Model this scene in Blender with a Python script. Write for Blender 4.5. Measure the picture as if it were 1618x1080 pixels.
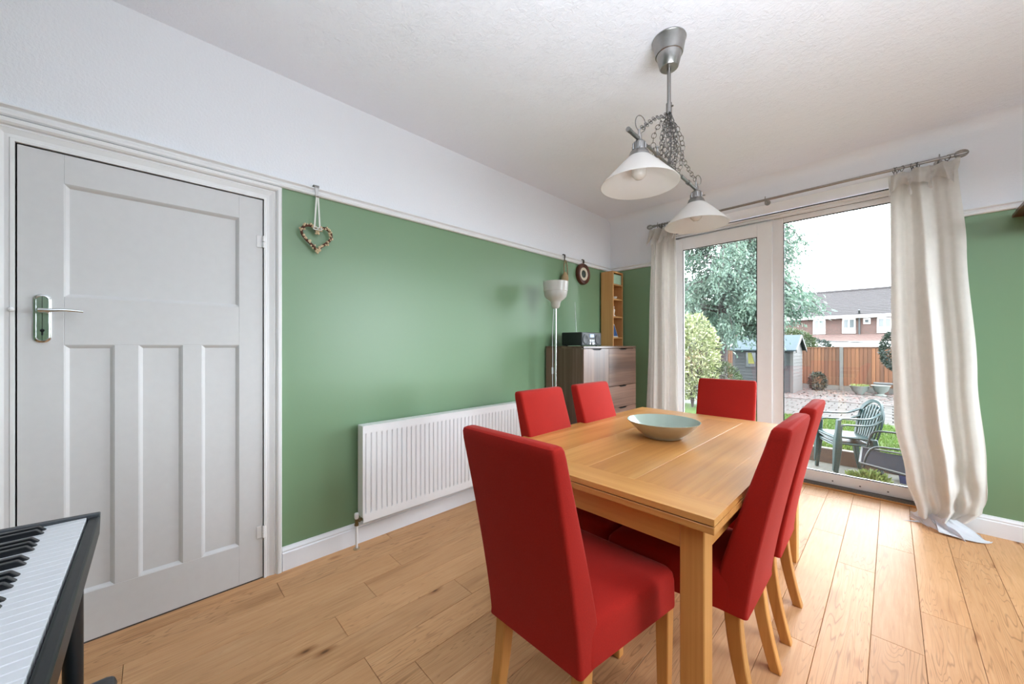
import bpy, bmesh, math, random
from math import sin, cos, pi, radians, atan, sqrt, atan2
from mathutils import Vector, Matrix
random.seed(7)
for o in list(bpy.data.objects): bpy.data.objects.remove(o)
S = bpy.context.scene
COL = S.collection

# ------------------------------------------------------------------ camera, world, light, exposure
F_PX = 584.0
cam = bpy.data.cameras.new('camera'); cam.sensor_width = 36.0; cam.lens = 36.0 * F_PX / 1618.0
cam.shift_y = 5.0 / 1618.0; cam.clip_start = 0.02; cam.clip_end = 300
co = bpy.data.objects.new('camera', cam); COL.objects.link(co)
co.location = (2.28, 0.0, 1.206); co.rotation_euler = (pi/2, 0, atan(600.0/584.0)); S.camera = co

W = bpy.data.worlds.new('overcast_sky'); S.world = W; W.use_nodes = True
bg = W.node_tree.nodes['Background']; bg.inputs[0].default_value = (0.90, 0.965, 1.05, 1); bg.inputs[1].default_value = 13.2

def portal(name, loc, rot, sx, sy):
    l = bpy.data.lights.new(name, 'AREA'); l.shape = 'RECTANGLE'; l.size = sx; l.size_y = sy
    l.cycles.is_portal = True
    o = bpy.data.objects.new(name, l); COL.objects.link(o); o.location = loc; o.rotation_euler = rot; return o
portal('garden_door_portal', (1.55, 4.065, 1.21), (-pi/2, 0, 0), 2.04, 2.40)
portal('side_window_portal', (4.52, 2.885, 1.425), (0, pi/2, 0), 1.72, 1.74)
# added fill light with no source in the room, aimed at the ceiling
fl_ = bpy.data.lights.new('added_ceiling_fill', 'AREA'); fl_.shape = 'RECTANGLE'; fl_.size = 1.6; fl_.size_y = 1.2; fl_.spread = radians(135); fl_.energy = 44; fl_.color = (0.92, 0.97, 1.06)
flo = bpy.data.objects.new('added_ceiling_fill', fl_); COL.objects.link(flo); flo.location = (2.95, 0.25, 1.25); flo.rotation_euler = (pi-0.22, 0, 0.95)

S.view_settings.view_transform = 'Standard'; S.view_settings.look = 'None'
S.view_settings.gamma = 1.0; S.view_settings.use_curve_mapping = False
S.view_settings.exposure = 0.75

# ------------------------------------------------------------------ materials
def lin(c):
    c = c/255.0
    return c/12.92 if c <= 0.04045 else ((c+0.055)/1.055)**2.4
def rgb(r, g, b): return (lin(r), lin(g), lin(b), 1)

class N:
    def __init__(s, name):
        s.m = bpy.data.materials.new(name); s.m.use_nodes = True
        s.t = s.m.node_tree; s.n = s.t.nodes; s.l = s.t.links
        s.b = s.n['Principled BSDF']; s.out = s.n['Material Output']
    def add(s, typ, **kw):
        n = s.n.new(typ)
        for k, v in kw.items(): setattr(n, k, v)
        return n
    def link(s, a, b): s.l.new(a, b)
    def coords(s, kind='Object', scale=(1, 1, 1), rnd=False):
        if kind == 'World': src = s.add('ShaderNodeNewGeometry').outputs['Position']
        else: src = s.add('ShaderNodeTexCoord').outputs[kind]
        if rnd:
            oi = s.add('ShaderNodeObjectInfo'); mm = s.add('ShaderNodeVectorMath', operation='MULTIPLY_ADD')
            cx = s.add('ShaderNodeCombineXYZ'); m2 = s.add('ShaderNodeMath', operation='MULTIPLY'); m2.inputs[1].default_value = 37.0
            s.link(oi.outputs['Random'], m2.inputs[0])
            for i in range(3): s.link(m2.outputs[0], cx.inputs[i])
            ad = s.add('ShaderNodeVectorMath', operation='ADD'); s.link(src, ad.inputs[0]); s.link(cx.outputs[0], ad.inputs[1]); src = ad.outputs[0]
        mp = s.add('ShaderNodeMapping'); mp.inputs['Scale'].default_value = scale
        s.link(src, mp.inputs['Vector']); return mp.outputs[0]
    def noise(s, vec, scale=5, detail=4, rough=0.55, dist=0.0):
        n = s.add('ShaderNodeTexNoise'); n.inputs['Scale'].default_value = scale; n.inputs['Detail'].default_value = detail
        n.inputs['Roughness'].default_value = rough; n.inputs['Distortion'].default_value = dist
        s.link(vec, n.inputs['Vector']); return n.outputs['Fac']
    def ramp(s, fac, stops):
        r = s.add('ShaderNodeValToRGB'); e = r.color_ramp.elements
        e[0].position, e[0].color = stops[0]; e[1].position, e[1].color = stops[-1]
        for p, c in stops[1:-1]:
            x = e.new(p); x.color = c
        s.link(fac, r.inputs[0]); return r.outputs[0]
    def mix(s, fac, a, b, mode='MIX'):
        m = s.add('ShaderNodeMix', data_type='RGBA', blend_type=mode)
        if isinstance(fac, float): m.inputs[0].default_value = fac
        else: s.link(fac, m.inputs[0])
        for v, i in ((a, 6), (b, 7)):
            if isinstance(v, tuple): m.inputs[i].default_value = v
            else: s.link(v, m.inputs[i])
        return m.outputs[2]
    def base(s, v):
        if isinstance(v, tuple): s.b.inputs['Base Color'].default_value = v
        else: s.link(v, s.b.inputs['Base Color'])
    def rough(s, v): s.b.inputs['Roughness'].default_value = v
    def bump(s, h, strength=0.3, dist=0.01):
        b = s.add('ShaderNodeBump'); b.inputs['Strength'].default_value = strength; b.inputs['Distance'].default_value = dist
        s.link(h, b.inputs['Height']); s.link(b.outputs[0], s.b.inputs['Normal'])

def plain(name, c, rough=0.5, metal=0.0, var=0.06, scale=20, bump=0.0, spec=0.5, kind='Object'):
    k = N(name); v = k.coords(kind)
    f = k.noise(v, scale, 3)
    a = tuple(min(1, x*(1-var)) for x in c[:3])+(1,); b = tuple(min(1, x*(1+var)) for x in c[:3])+(1,)
    k.base(k.ramp(f, [(0.3, a), (0.7, b)])); k.rough(rough); k.b.inputs['Metallic'].default_value = metal
    k.b.inputs['Specular IOR Level'].default_value = spec
    if bump: k.bump(f, bump, 0.004)
    return k.m

def wood(name, dark, mid, light, along='Y', rough=0.4, fine=60, long=1.2, rnd=True, bump=0.08, kind='Object', bands=0.35, coat=0.0, spec=0.5, vr=(0.86, 1.1)):
    k = N(name); sc = {'X': (long, fine, fine), 'Y': (fine, long, fine), 'Z': (fine, fine, long)}[along]
    sc2 = tuple(x/9 for x in sc)
    v = k.coords(kind, sc, rnd); v2 = k.coords(kind, sc2, rnd)
    f1 = k.noise(v, 1.0, 4, 0.6); f2 = k.noise(v2, 1.0, 3, 0.5, 0.6)
    mx = k.add('ShaderNodeMath', operation='MULTIPLY_ADD'); k.link(f1, mx.inputs[0]); mx.inputs[1].default_value = bands
    m2 = k.add('ShaderNodeMath', operation='MULTIPLY'); k.link(f2, m2.inputs[0]); m2.inputs[1].default_value = 1-bands; k.link(m2.outputs[0], mx.inputs[2])
    c = k.ramp(mx.outputs[0], [(0.34, dark), (0.5, mid), (0.66, light)])
    oi = k.add('ShaderNodeObjectInfo'); mr = k.add('ShaderNodeMapRange'); k.link(oi.outputs['Random'], mr.inputs[0]); mr.inputs[3].default_value = vr[0]; mr.inputs[4].default_value = vr[1]
    hs = k.add('ShaderNodeHueSaturation'); k.link(c, hs.inputs['Color']); k.link(mr.outputs[0], hs.inputs['Value'])
    k.base(hs.outputs[0]); k.rough(rough); k.b.inputs['Coat Weight'].default_value = coat; k.b.inputs['Coat Roughness'].default_value = 0.25
    k.b.inputs['Specular IOR Level'].default_value = spec
    if bump: k.bump(f1, bump, 0.002)
    return k.m

M = {}
# two-tone walls: each tone is its own paint
def paint(name, c, bumpscale, bs, rough=0.6, spec=0.35):
    k = N(name); v = k.coords('World'); f = k.noise(v, bumpscale, 3, 0.6); g = k.noise(v, 1.3, 2)
    a = tuple(x*0.97 for x in c[:3])+(1,)
    k.base(k.mix(g, a, c)); k.rough(rough); k.bump(f, bs, 0.006); k.b.inputs['Specular IOR Level'].default_value = spec
    return k.m
M['green'] = paint('green_emulsion', rgb(122, 154, 119), 90, 0.03, 0.38, 0.6)
M['white_wall'] = paint('white_textured_paper', rgb(240, 242, 247), 95, 0.45, 0.7)
def artex():
    k = N('white_stippled_ceiling'); v = k.coords('World'); f = k.noise(v, 42, 4, 0.7, 0.8); g = k.noise(v, 9, 2)
    k.base(rgb(240, 243, 250)); k.rough(0.75)
    mx = k.add('ShaderNodeMath', operation='MULTIPLY'); k.link(f, mx.inputs[0]); k.link(g, mx.inputs[1]); k.bump(mx.outputs[0], 0.75, 0.012)
    return k.m
M['ceiling'] = artex()
M['gloss'] = plain('white_gloss_paint', rgb(236, 236, 236), 0.32, var=0.015, scale=8, bump=0.05)
M['door'] = plain('door_white_paint', rgb(213, 213, 213), 0.38, var=0.015, scale=30, bump=0.06)
M['skirt'] = plain('skirting_white_gloss', rgb(242, 245, 250), 0.28, var=0.01, scale=8)
M['upvc'] = plain('white_window_frame_plastic', rgb(244, 242, 240), 0.35, var=0.01)
M['black_gap'] = plain('dark_gasket_and_gap', rgb(28, 30, 33), 0.6)
M['alu'] = plain('grey_track_metal', rgb(120, 118, 115), 0.4, 0.6)
M['chrome'] = plain('polished_chrome', rgb(225, 230, 230), 0.2, 1.0, 0.02)
M['steel'] = plain('brushed_nickel', rgb(165, 163, 160), 0.32, 1.0, 0.05, 60)
M['chainsteel'] = plain('dull_chain_steel', rgb(112, 110, 108), 0.4, 1.0)
M['midsteel'] = plain('satin_grey_steel', rgb(140, 138, 135), 0.34, 1.0, 0.05, 60)
M['darkmetal'] = plain('dark_bronze_metal', rgb(95, 90, 84), 0.4, 0.9)
M['brass'] = plain('aged_brass', rgb(120, 105, 75), 0.4, 0.8)
M['rad'] = plain('radiator_white_enamel', rgb(245, 245, 246), 0.3, var=0.01)
M['red'] = None
def fabric(name, c, var=0.16, scale=420, rough=0.9, sheen=0.25, bump=0.25):
    k = N(name); v = k.coords('Object'); f = k.noise(v, scale, 2, 0.6); g = k.noise(v, 7, 3)
    a = tuple(x*(1-var) for x in c[:3])+(1,); b = tuple(min(1, x*(1+var)) for x in c[:3])+(1,)
    col = k.ramp(f, [(0.35, a), (0.65, b)])
    k.base(k.mix(g, col, tuple(x*0.85 for x in c[:3])+(1,))); k.rough(rough)
    k.b.inputs['Sheen Weight'].default_value = sheen; k.b.inputs['Sheen Roughness'].default_value = 0.4
    k.b.inputs['Sheen Tint'].default_value = (1, 0.6, 0.55, 1)
    k.b.inputs['Specular IOR Level'].default_value = 0.2
    k.bump(f, bump, 0.002); return k.m
M['red'] = fabric('red_woven_upholstery', rgb(168, 33, 24), sheen=0.1)
def linen(name, c, trans=0.35):
    k = N(name); v = k.coords('Object'); w = k.add('ShaderNodeTexWave'); w.inputs['Scale'].default_value = 220; w.bands_direction = 'Z'; k.link(v, w.inputs['Vector'])
    w2 = k.add('ShaderNodeTexWave'); w2.inputs['Scale'].default_value = 220; w2.bands_direction = 'X'; k.link(v, w2.inputs['Vector'])
    f = k.noise(v, 25, 4); m = k.add('ShaderNodeMath', operation='ADD'); k.link(w.outputs['Fac'], m.inputs[0]); k.link(w2.outputs['Fac'], m.inputs[1])
    col = k.ramp(f, [(0.3, tuple(x*0.95 for x in c[:3])+(1,)), (0.7, c)])
    k.base(col); k.rough(0.85); k.bump(m.outputs[0], 0.12, 0.001); k.b.inputs['Specular IOR Level'].default_value = 0.15
    t = k.add('ShaderNodeBsdfTranslucent'); k.link(col, t.inputs[0]); mx = k.add('ShaderNodeMixShader'); mx.inputs[0].default_value = trans
    k.link(k.b.outputs[0], mx.inputs[1]); k.link(t.outputs[0], mx.inputs[2]); k.link(mx.outputs[0], k.out.inputs[0]); return k.m
M['linen'] = linen('cream_linen', rgb(238, 234, 229), 0.48)
M['lining'] = linen('white_cotton_lining', rgb(232, 234, 240), 0.15)
def frosted(name, c, trans):
    k = N(name); v = k.coords('Object'); f = k.noise(v, 6, 3); col = k.ramp(f, [(0.3, tuple(x*0.96 for x in c[:3])+(1,)), (0.7, c)])
    k.base(col); k.rough(0.22)
    t = k.add('ShaderNodeBsdfTranslucent'); k.link(col, t.inputs[0]); mx = k.add('ShaderNodeMixShader'); mx.inputs[0].default_value = trans
    k.link(k.b.outputs[0], mx.inputs[1]); k.link(t.outputs[0], mx.inputs[2]); k.link(mx.outputs[0], k.out.inputs[0]); return k.m
M['shade'] = frosted('frosted_white_glass', rgb(236, 234, 230), 0.45)
M['bulb'] = frosted('pearl_bulb_glass', rgb(240, 238, 232), 0.4)
def glass(name):
    k = N(name); tr = k.add('ShaderNodeBsdfTransparent'); tr.inputs[0].default_value = (0.97, 0.985, 0.98, 1)
    gl = k.add('ShaderNodeBsdfGlossy'); gl.inputs['Roughness'].default_value = 0.0
    fr = k.add('ShaderNodeFresnel'); fr.inputs[0].default_value = 1.5
    mx = k.add('ShaderNodeMixShader'); k.link(fr.outputs[0], mx.inputs[0]); k.link(tr.outputs[0], mx.inputs[1]); k.link(gl.outputs[0], mx.inputs[2])
    k.link(mx.outputs[0], k.out.inputs[0]); return k.m
M['glass'] = glass('clear_pane_glass')
def floor_oak():
    k = N('oiled_oak_plank')
    v = k.coords('World', (60, 3.0, 1), True); v2 = k.coords('World', (7.5, 0.55, 1), True); v3 = k.coords('World', (1, 1, 1), True)
    f1 = k.noise(v, 1.6, 5, 0.62, 0.3)
    n2 = k.noise(v2, 1.0, 3, 0.55, 0.3)
    wv = k.add('ShaderNodeMath', operation='MULTIPLY'); k.link(n2, wv.inputs[0]); wv.inputs[1].default_value = 120.0
    sn = k.add('ShaderNodeMath', operation='SINE'); k.link(wv.outputs[0], sn.inputs[0]); ab = k.add('ShaderNodeMath', operation='ABSOLUTE'); k.link(sn.outputs[0], ab.inputs[0])
    cr = k.ramp(ab.outputs[0], [(0.0, (0.42, 0.36, 0.30, 1)), (0.45, (1, 1, 1, 1)), (1.0, (1, 1, 1, 1))])
    base = k.ramp(f1, [(0.22, rgb(200, 149, 104)), (0.5, rgb(220, 171, 125)), (0.78, rgb(230, 188, 145))])
    g = k.noise(v3, 3.0, 3); base = k.mix(g, base, rgb(200, 150, 104))
    gm = k.noise(k.coords('World', (3.0, 0.8, 1), True), 1.0, 2); gr = k.ramp(gm, [(0.42, (0.10, 0.10, 0.10, 1)), (0.62, (0.62, 0.62, 0.62, 1))])
    base2 = k.mix(gr, base, k.mix(1.0, base, cr, 'MULTIPLY'))
    dk = k.noise(k.coords('World', (9, 0.9, 1), True), 1.0, 3, 0.6); dr = k.ramp(dk, [(0.28, (0.74, 0.68, 0.62, 1)), (0.42, (1, 1, 1, 1))]); base2 = k.mix(0.8, base2, dr, 'MULTIPLY')
    vo = k.add('ShaderNodeTexVoronoi'); vo.inputs['Scale'].default_value = 1.0; vk = k.coords('World', (7.5, 3.2, 1), True); k.link(vk, vo.inputs['Vector'])
    kn = k.ramp(vo.outputs['Distance'], [(0.035, (0.16, 0.11, 0.08, 1)), (0.075, (0.62, 0.50, 0.40, 1)), (0.17, (1, 1, 1, 1))])
    sc_ = k.add('ShaderNodeSeparateColor'); k.link(vo.outputs['Color'], sc_.inputs[0]); pr_ = k.ramp(sc_.outputs[0], [(0.58, (0, 0, 0, 1)), (0.66, (0.9, 0.9, 0.9, 1))])
    base3 = k.mix(pr_, base2, k.mix(1.0, base2, kn, 'MULTIPLY'))
    oi = k.add('ShaderNodeObjectInfo'); mr = k.add('ShaderNodeMapRange'); k.link(oi.outputs['Random'], mr.inputs[0]); mr.inputs[3].default_value = 0.88; mr.inputs[4].default_value = 1.08
    hs = k.add('ShaderNodeHueSaturation'); k.link(base3, hs.inputs['Color']); k.link(mr.outputs[0], hs.inputs['Value'])
    k.base(hs.outputs[0]); k.rough(0.5); k.bump(f1, 0.10, 0.0015); k.b.inputs['Specular IOR Level'].default_value = 0.2
    return k.m
M['oak'] = floor_oak()
M['subfloor'] = plain('dark_gap_timber', rgb(70, 48, 30), 0.8)
beech = (rgb(188, 126, 64), rgb(208, 147, 80), rgb(222, 166, 98))
M['beechY'] = wood('beech_veneer_lengthwise', *beech, along='Y', rough=0.33, coat=0.25, vr=(0.94, 1.05))
M['beechX'] = wood('beech_veneer_crosswise', *beech, along='X', rough=0.33, coat=0.25, vr=(0.94, 1.05))
M['beechZ'] = wood('beech_upright', *beech, along='Z', rough=0.4)
M['beechS'] = wood('beech_shelf_tower', rgb(196, 140, 84), rgb(210, 156, 98), rgb(222, 172, 116), along='Z', rough=0.5)
wal = (rgb(70, 48, 38), rgb(104, 76, 62), rgb(142, 110, 94))
M['walnutZ'] = wood('walnut_upright_grain', *wal, along='Z', rough=0.33, fine=45, coat=0.5)
M['walnutY'] = wood('walnut_crosswise_grain', *wal, along='Y', rough=0.33, fine=45, coat=0.5)
M['darkwood'] = wood('dark_stained_wood', rgb(60, 32, 22), rgb(92, 50, 34), rgb(120, 70, 48), along='Z', rough=0.35)
M['driftwood'] = plain('pale_turned_wood', rgb(176, 148, 112), 0.6)
M['rope'] = plain('jute_rope', rgb(160, 140, 110), 0.9, var=0.2, scale=120)
M['twig'] = plain('brown_twig', rgb(92, 56, 42), 0.8, var=0.2, scale=80)
M['shell'] = plain('cream_dried_pod', rgb(208, 186, 150), 0.7, var=0.15, scale=80)
M['ribbon'] = plain('white_ribbon', rgb(226, 228, 222), 0.6)
M['celadon'] = plain('celadon_glaze', rgb(170, 186, 174), 0.16, var=0.03, scale=10)
M['bowlout'] = plain('stone_glaze_outside', rgb(190, 186, 160), 0.3, var=0.05, scale=20)
M['black'] = plain('black_satin_plastic', rgb(26, 28, 31), 0.42, var=0.1, scale=40, bump=0.05)
M['blackgloss'] = plain('black_key_plastic', rgb(20, 23, 26), 0.3)
M['greyplastic'] = plain('charcoal_casing', rgb(62, 66, 70), 0.45)
M['ivory'] = plain('white_key_plastic', rgb(212, 216, 220), 0.2, var=0.01)
M['vinyl'] = plain('black_vinyl', rgb(34, 36, 40), 0.38, var=0.15, scale=60, bump=0.2)
M['lcd'] = plain('blue_display', rgb(70, 110, 190), 0.2)
M['silver'] = plain('silver_plastic', rgb(190, 192, 196), 0.35, 0.3)
M['mint'] = plain('mint_card', rgb(176, 206, 180), 0.6)
M['blueprint'] = plain('blue_printed_cover', rgb(58, 96, 150), 0.4, var=0.3, scale=25)
M['ceramic'] = plain('white_ceramic', rgb(230, 226, 218), 0.25)
M['cream'] = plain('cream_dial', rgb(222, 212, 190), 0.45)
M['dial'] = plain('dark_dial', rgb(70, 78, 70), 0.25)
# outdoors
M['grass'] = plain('lawn_grass', rgb(41, 55, 18), 0.95, var=0.3, scale=9, spec=0.1)
M['blade'] = plain('grass_blade', rgb(48, 66, 21), 0.8, var=0.35, scale=3, spec=0.1)
M['soil'] = plain('leaf_strewn_soil', rgb(40, 32, 26), 0.95, var=0.4, scale=14, bump=0.5)
M['patio'] = plain('weathered_concrete', rgb(62, 62, 57), 0.9, var=0.25, scale=18, bump=0.4, spec=0.2)
M['stone'] = plain('grey_paving_stone', rgb(53, 50, 47), 0.9, var=0.18, scale=10, spec=0.15)
M['sleeper'] = wood('brown_timber_sleeper', rgb(30, 20, 13), rgb(44, 28, 18), rgb(54, 37, 25), along='X', rough=0.85)
M['sleepertop'] = plain('weathered_sleeper_top', rgb(61, 56, 48), 0.9)
M['fence'] = wood('orange_stained_fence_board', rgb(60, 34, 14), rgb(76, 44, 21), rgb(91, 57, 30), along='Z', rough=0.85, fine=30, long=1.6, vr=(0.72, 1.25))
M['concrete'] = plain('concrete_post', rgb(69, 66, 62), 0.9)
M['shedgreen'] = wood('dark_grey_shed_board', rgb(18, 20, 20), rgb(23, 25, 26), rgb(30, 32, 32), along='X', rough=0.7)
M['shedfelt'] = plain('blue_grey_roof_felt', rgb(44, 54, 58), 0.8, var=0.1, spec=0.2)
M['shedtrim'] = plain('grey_weathered_trim', rgb(54, 52, 49), 0.8)
M['yellow'] = plain('yellow_plastic', rgb(85, 83, 18), 0.5)
M['stoneware'] = plain('pale_stoneware', rgb(92, 96, 91), 0.7)
def foliage(name, a, b, c, tr=0.3):
    k = N(name); v = k.coords('World'); f = k.noise(v, 3.2, 3, 0.7); g = k.noise(v, 26, 1)
    mx = k.add('ShaderNodeMath', operation='MULTIPLY_ADD'); k.link(g, mx.inputs[0]); mx.inputs[1].default_value = 0.45
    m2 = k.add('ShaderNodeMath', operation='MULTIPLY'); k.link(f, m2.inputs[0]); m2.inputs[1].default_value = 0.55; k.link(m2.outputs[0], mx.inputs[2])
    col = k.ramp(mx.outputs[0], [(0.36, a), (0.5, b), (0.62, c)]); k.base(col); k.rough(0.6)
    t = k.add('ShaderNodeBsdfTranslucent'); k.link(col, t.inputs[0]); s = k.add('ShaderNodeMixShader'); s.inputs[0].default_value = tr
    k.link(k.b.outputs[0], s.inputs[1]); k.link(t.outputs[0], s.inputs[2]); k.link(s.outputs[0], k.out.inputs[0]); return k.m
M['conifer'] = foliage('blue_green_conifer', rgb(46, 66, 57), rgb(70, 90, 76), rgb(100, 115, 98), 0.4)
M['variegated'] = foliage('variegated_leaf', rgb(62, 73, 37), rgb(99, 105, 64), rgb(151, 149, 117))
M['box'] = foliage('clipped_box_leaf', rgb(32, 42, 20), rgb(45, 56, 28), rgb(59, 66, 38))
M['darkshrub'] = foliage('dark_shrub_leaf', rgb(13, 23, 17), rgb(20, 32, 23), rgb(30, 43, 30))
M['weed'] = foliage('lime_weed_leaf', rgb(62, 75, 30), rgb(83, 96, 44), rgb(107, 114, 66))
M['bark'] = plain('reddish_bark', rgb(37, 26, 25), 0.9, var=0.3, scale=20, bump=0.6)
def brick_mat():
    k = N('red_brick'); v = k.coords('World', (1, 1, 1)); sep = k.add('ShaderNodeSeparateXYZ'); k.link(v, sep.inputs[0]); cb = k.add('ShaderNodeCombineXYZ')
    k.link(sep.outputs[0], cb.inputs[0]); k.link(sep.outputs[2], cb.inputs[1]); br = k.add('ShaderNodeTexBrick'); k.link(cb.outputs[0], br.inputs[0])
    br.inputs['Scale'].default_value = 4.4; br.inputs[1].default_value = rgb(66, 41, 33); br.inputs[2].default_value = rgb(46, 32, 28); br.inputs[3].default_value = rgb(72, 62, 57)
    br.inputs['Mortar Size'].default_value = 0.02; k.base(br.outputs[0]); k.rough(0.9); return k.m
M['brick'] = brick_mat()
M['rooftile'] = plain('grey_brown_roof_tile', rgb(55, 52, 52), 0.9, var=0.1, scale=4, spec=0.1)
M['shade_line'] = plain('painted_shade_line', rgb(44, 41, 41), 0.9)  # dark tone for painted shade: roof course edges and fence board gaps
M['pinktile'] = plain('pink_clay_tile', rgb(66, 47, 41), 0.85, var=0.15, scale=4)
M['housewhite'] = plain('white_cladding', rgb(214, 212, 208), 0.6)
M['darkpane'] = plain('far_window_glass', rgb(52, 56, 57), 0.1)
M['pipe'] = plain('black_drainpipe', rgb(26, 28, 28), 0.6)
M['gplastic'] = plain('green_garden_plastic', rgb(7, 32, 32), 0.42, var=0.1, scale=8, spec=0.35)
M['sling'] = plain('grey_sling_mesh', rgb(17, 19, 23), 0.9, var=0.3, scale=30, spec=0.03)
M['tube'] = plain('dark_grey_tube', rgb(28, 32, 33), 0.4, 0.4)
M['blue'] = plain('blue_plastic', rgb(14, 28, 61), 0.4)
M['sedge'] = plain('pale_grey_bench', rgb(52, 52, 51), 0.8)

# ------------------------------------------------------------------ mesh helpers
class MB:
    def __init__(s): s.v = []; s.f = []; s.mi = []
    def addf(s, vs, fs, mi=0):
        o = len(s.v); s.v += [tuple(p) for p in vs]; s.f += [tuple(i+o for i in f) for f in fs]; s.mi += [mi]*len(fs); return s
    def box(s, x0, x1, y0, y1, z0, z1, mi=0):
        v = [(x, y, z) for z in (z0, z1) for y in (y0, y1) for x in (x0, x1)]
        return s.addf(v, [(0, 2, 3, 1), (4, 5, 7, 6), (0, 1, 5, 4), (2, 6, 7, 3), (0, 4, 6, 2), (1, 3, 7, 5)], mi)
    def obox(s, pts8, mi=0):   # bottom four then top four, both counter clockwise
        return s.addf(pts8, [(3, 2, 1, 0), (4, 5, 6, 7), (0, 1, 5, 4), (1, 2, 6, 5), (2, 3, 7, 6), (3, 0, 4, 7)], mi)
    def rings(s, rings, closed_v=False, cap0=True, cap1=True, mi=0, closed_u=True):
        n = len(rings[0]); vs = [p for r in rings for p in r]; fs = []; m = len(rings)
        for i in range(m if closed_v else m-1):
            a = i*n; b = ((i+1) % m)*n
            for j in range(n if closed_u else n-1):
                k = (j+1) % n; fs.append((a+j, a+k, b+k, b+j))
        if not closed_v:
            if cap0: fs.append(tuple(range(n-1, -1, -1)))
            if cap1: fs.append(tuple(range((m-1)*n, m*n)))
        return s.addf(vs, fs, mi)
    def tube(s, path, r, n=8, closed=False, mi=0, cap=True):
        P = [Vector(p) for p in path]; m = len(P); rs = r if isinstance(r, (list, tuple)) else [r]*m
        T = []
        for i in range(m):
            a = P[i-1] if (i > 0 or closed) else P[i]; b = P[(i+1) % m] if (i < m-1 or closed) else P[i]
            T.append((b-a).normalized())
        up = Vector((0, 0, 1)) if abs(T[0].z) < 0.9 else Vector((1, 0, 0))
        nrm = T[0].cross(up).normalized(); R = []
        for i in range(m):
            nrm = (nrm - T[i]*nrm.dot(T[i]))
            if nrm.length < 1e-6: nrm = T[i].orthogonal()
            nrm.normalize(); bn = T[i].cross(nrm)
            R.append([P[i]+(nrm*cos(2*pi*j/n)+bn*sin(2*pi*j/n))*rs[i] for j in range(n)])
        return s.rings(R, closed, cap, cap, mi)
    def lathe(s, prof, c=(0, 0, 0), n=32, axis='Z', mi=0, cap0=False, cap1=False):
        R = []
        for r, h in prof:
            ring = []
            for j in range(n):
                a = 2*pi*j/n; p = (r*cos(a), r*sin(a), h)
                if axis == 'X': p = (h, r*cos(a), r*sin(a))
                if axis == 'Y': p = (r*sin(a), h, r*cos(a))
                ring.append((p[0]+c[0], p[1]+c[1], p[2]+c[2]))
            R.append(ring)
        return s.rings(R, False, cap0, cap1, mi)
    def grid(s, fn, nu, nv, mi=0):
        vs = [fn(i/(nu-1), j/(nv-1)) for j in range(nv) for i in range(nu)]
        fs = [(j*nu+i, j*nu+i+1, (j+1)*nu+i+1, (j+1)*nu+i) for j in range(nv-1) for i in range(nu-1)]
        return s.addf(vs, fs, mi)
    def sphere(s, c, r, n=12, m=8, sc=(1, 1, 1), mi=0):
        R = []
        for i in range(m+1):
            t = pi*i/m; t = min(max(t, 0.02), pi-0.02)
            R.append([(c[0]+r*sc[0]*sin(t)*cos(2*pi*j/n), c[1]+r*sc[1]*sin(t)*sin(2*pi*j/n), c[2]-r*sc[2]*cos(t)) for j in range(n)])
        return s.rings(R, False, True, True, mi)

def off_of(parent):
    p = parent; o = Vector((0, 0, 0))
    while p is not None:
        o += p.location; p = p.parent
    return o
def build(mb, name, mats, parent=None, smooth=False, bevel=0.0, seg=1, local=False, solid=0.0, ang=35, recalc=True):
    if not isinstance(mats, (list, tuple)): mats = [mats]
    me = bpy.data.meshes.new(name)
    o = Vector((0, 0, 0)) if (local or parent is None) else off_of(parent)
    me.from_pydata([(v[0]-o.x, v[1]-o.y, v[2]-o.z) for v in mb.v], [], mb.f)
    for m in mats: me.materials.append(m)
    me.polygons.foreach_set('material_index', mb.mi)
    if recalc or bevel or solid:
        b = bmesh.new(); b.from_mesh(me)
        if recalc: bmesh.ops.recalc_face_normals(b, faces=b.faces)
        if solid: bmesh.ops.solidify(b, geom=b.faces[:], thickness=solid)
        if bevel:
            es = [e for e in b.edges if len(e.link_faces) == 2 and e.calc_face_angle(0) > radians(ang)]
            bmesh.ops.bevel(b, geom=es, offset=bevel, segments=seg, affect='EDGES', profile=0.5, clamp_overlap=True)
        b.to_mesh(me); b.free()
    if smooth:
        me.polygons.foreach_set('use_smooth', [True]*len(me.polygons))
        try: me.set_sharp_from_angle(angle=radians(40))
        except Exception: pass
    me.update()
    ob = bpy.data.objects.new(name, me); COL.objects.link(ob)
    if parent is not None: ob.parent = parent
    return ob
def tag(o, label=None, cat=None, group=None, kind=None):
    if label: o['label'] = label
    if cat: o['category'] = cat
    if group: o['group'] = group
    if kind: o['kind'] = kind
    return o
def thing(name, label, cat, loc=(0, 0, 0), rz=0.0, group=None, kind=None):
    o = bpy.data.objects.new(name, None); COL.objects.link(o); o.empty_display_size = 0.1
    o.location = loc; o.rotation_euler = (0, 0, rz); return tag(o, label, cat, group, kind)
def setting(name, mb, mats, label, cat, **kw): return tag(build(mb, name, mats, **kw), label, cat, kind='structure')
def dup(root, loc=None, rz=None, label=None, group=None):
    def cp(o, par):
        c = o.copy(); COL.objects.link(c)
        if par is not None: c.parent = par
        for ch in o.children: cp(ch, c)
        return c
    r = cp(root, None)
    if loc is not None: r.location = loc
    if rz is not None: r.rotation_euler = (0, 0, rz)
    if label: r['label'] = label
    if group: r['group'] = group
    return r
def piece(mesh, name, parent, loc, rot=(0, 0, 0), scale=(1, 1, 1)):
    o = bpy.data.objects.new(name, mesh); COL.objects.link(o); o.parent = parent; o.location = loc; o.rotation_euler = rot; o.scale = scale; return o
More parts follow.
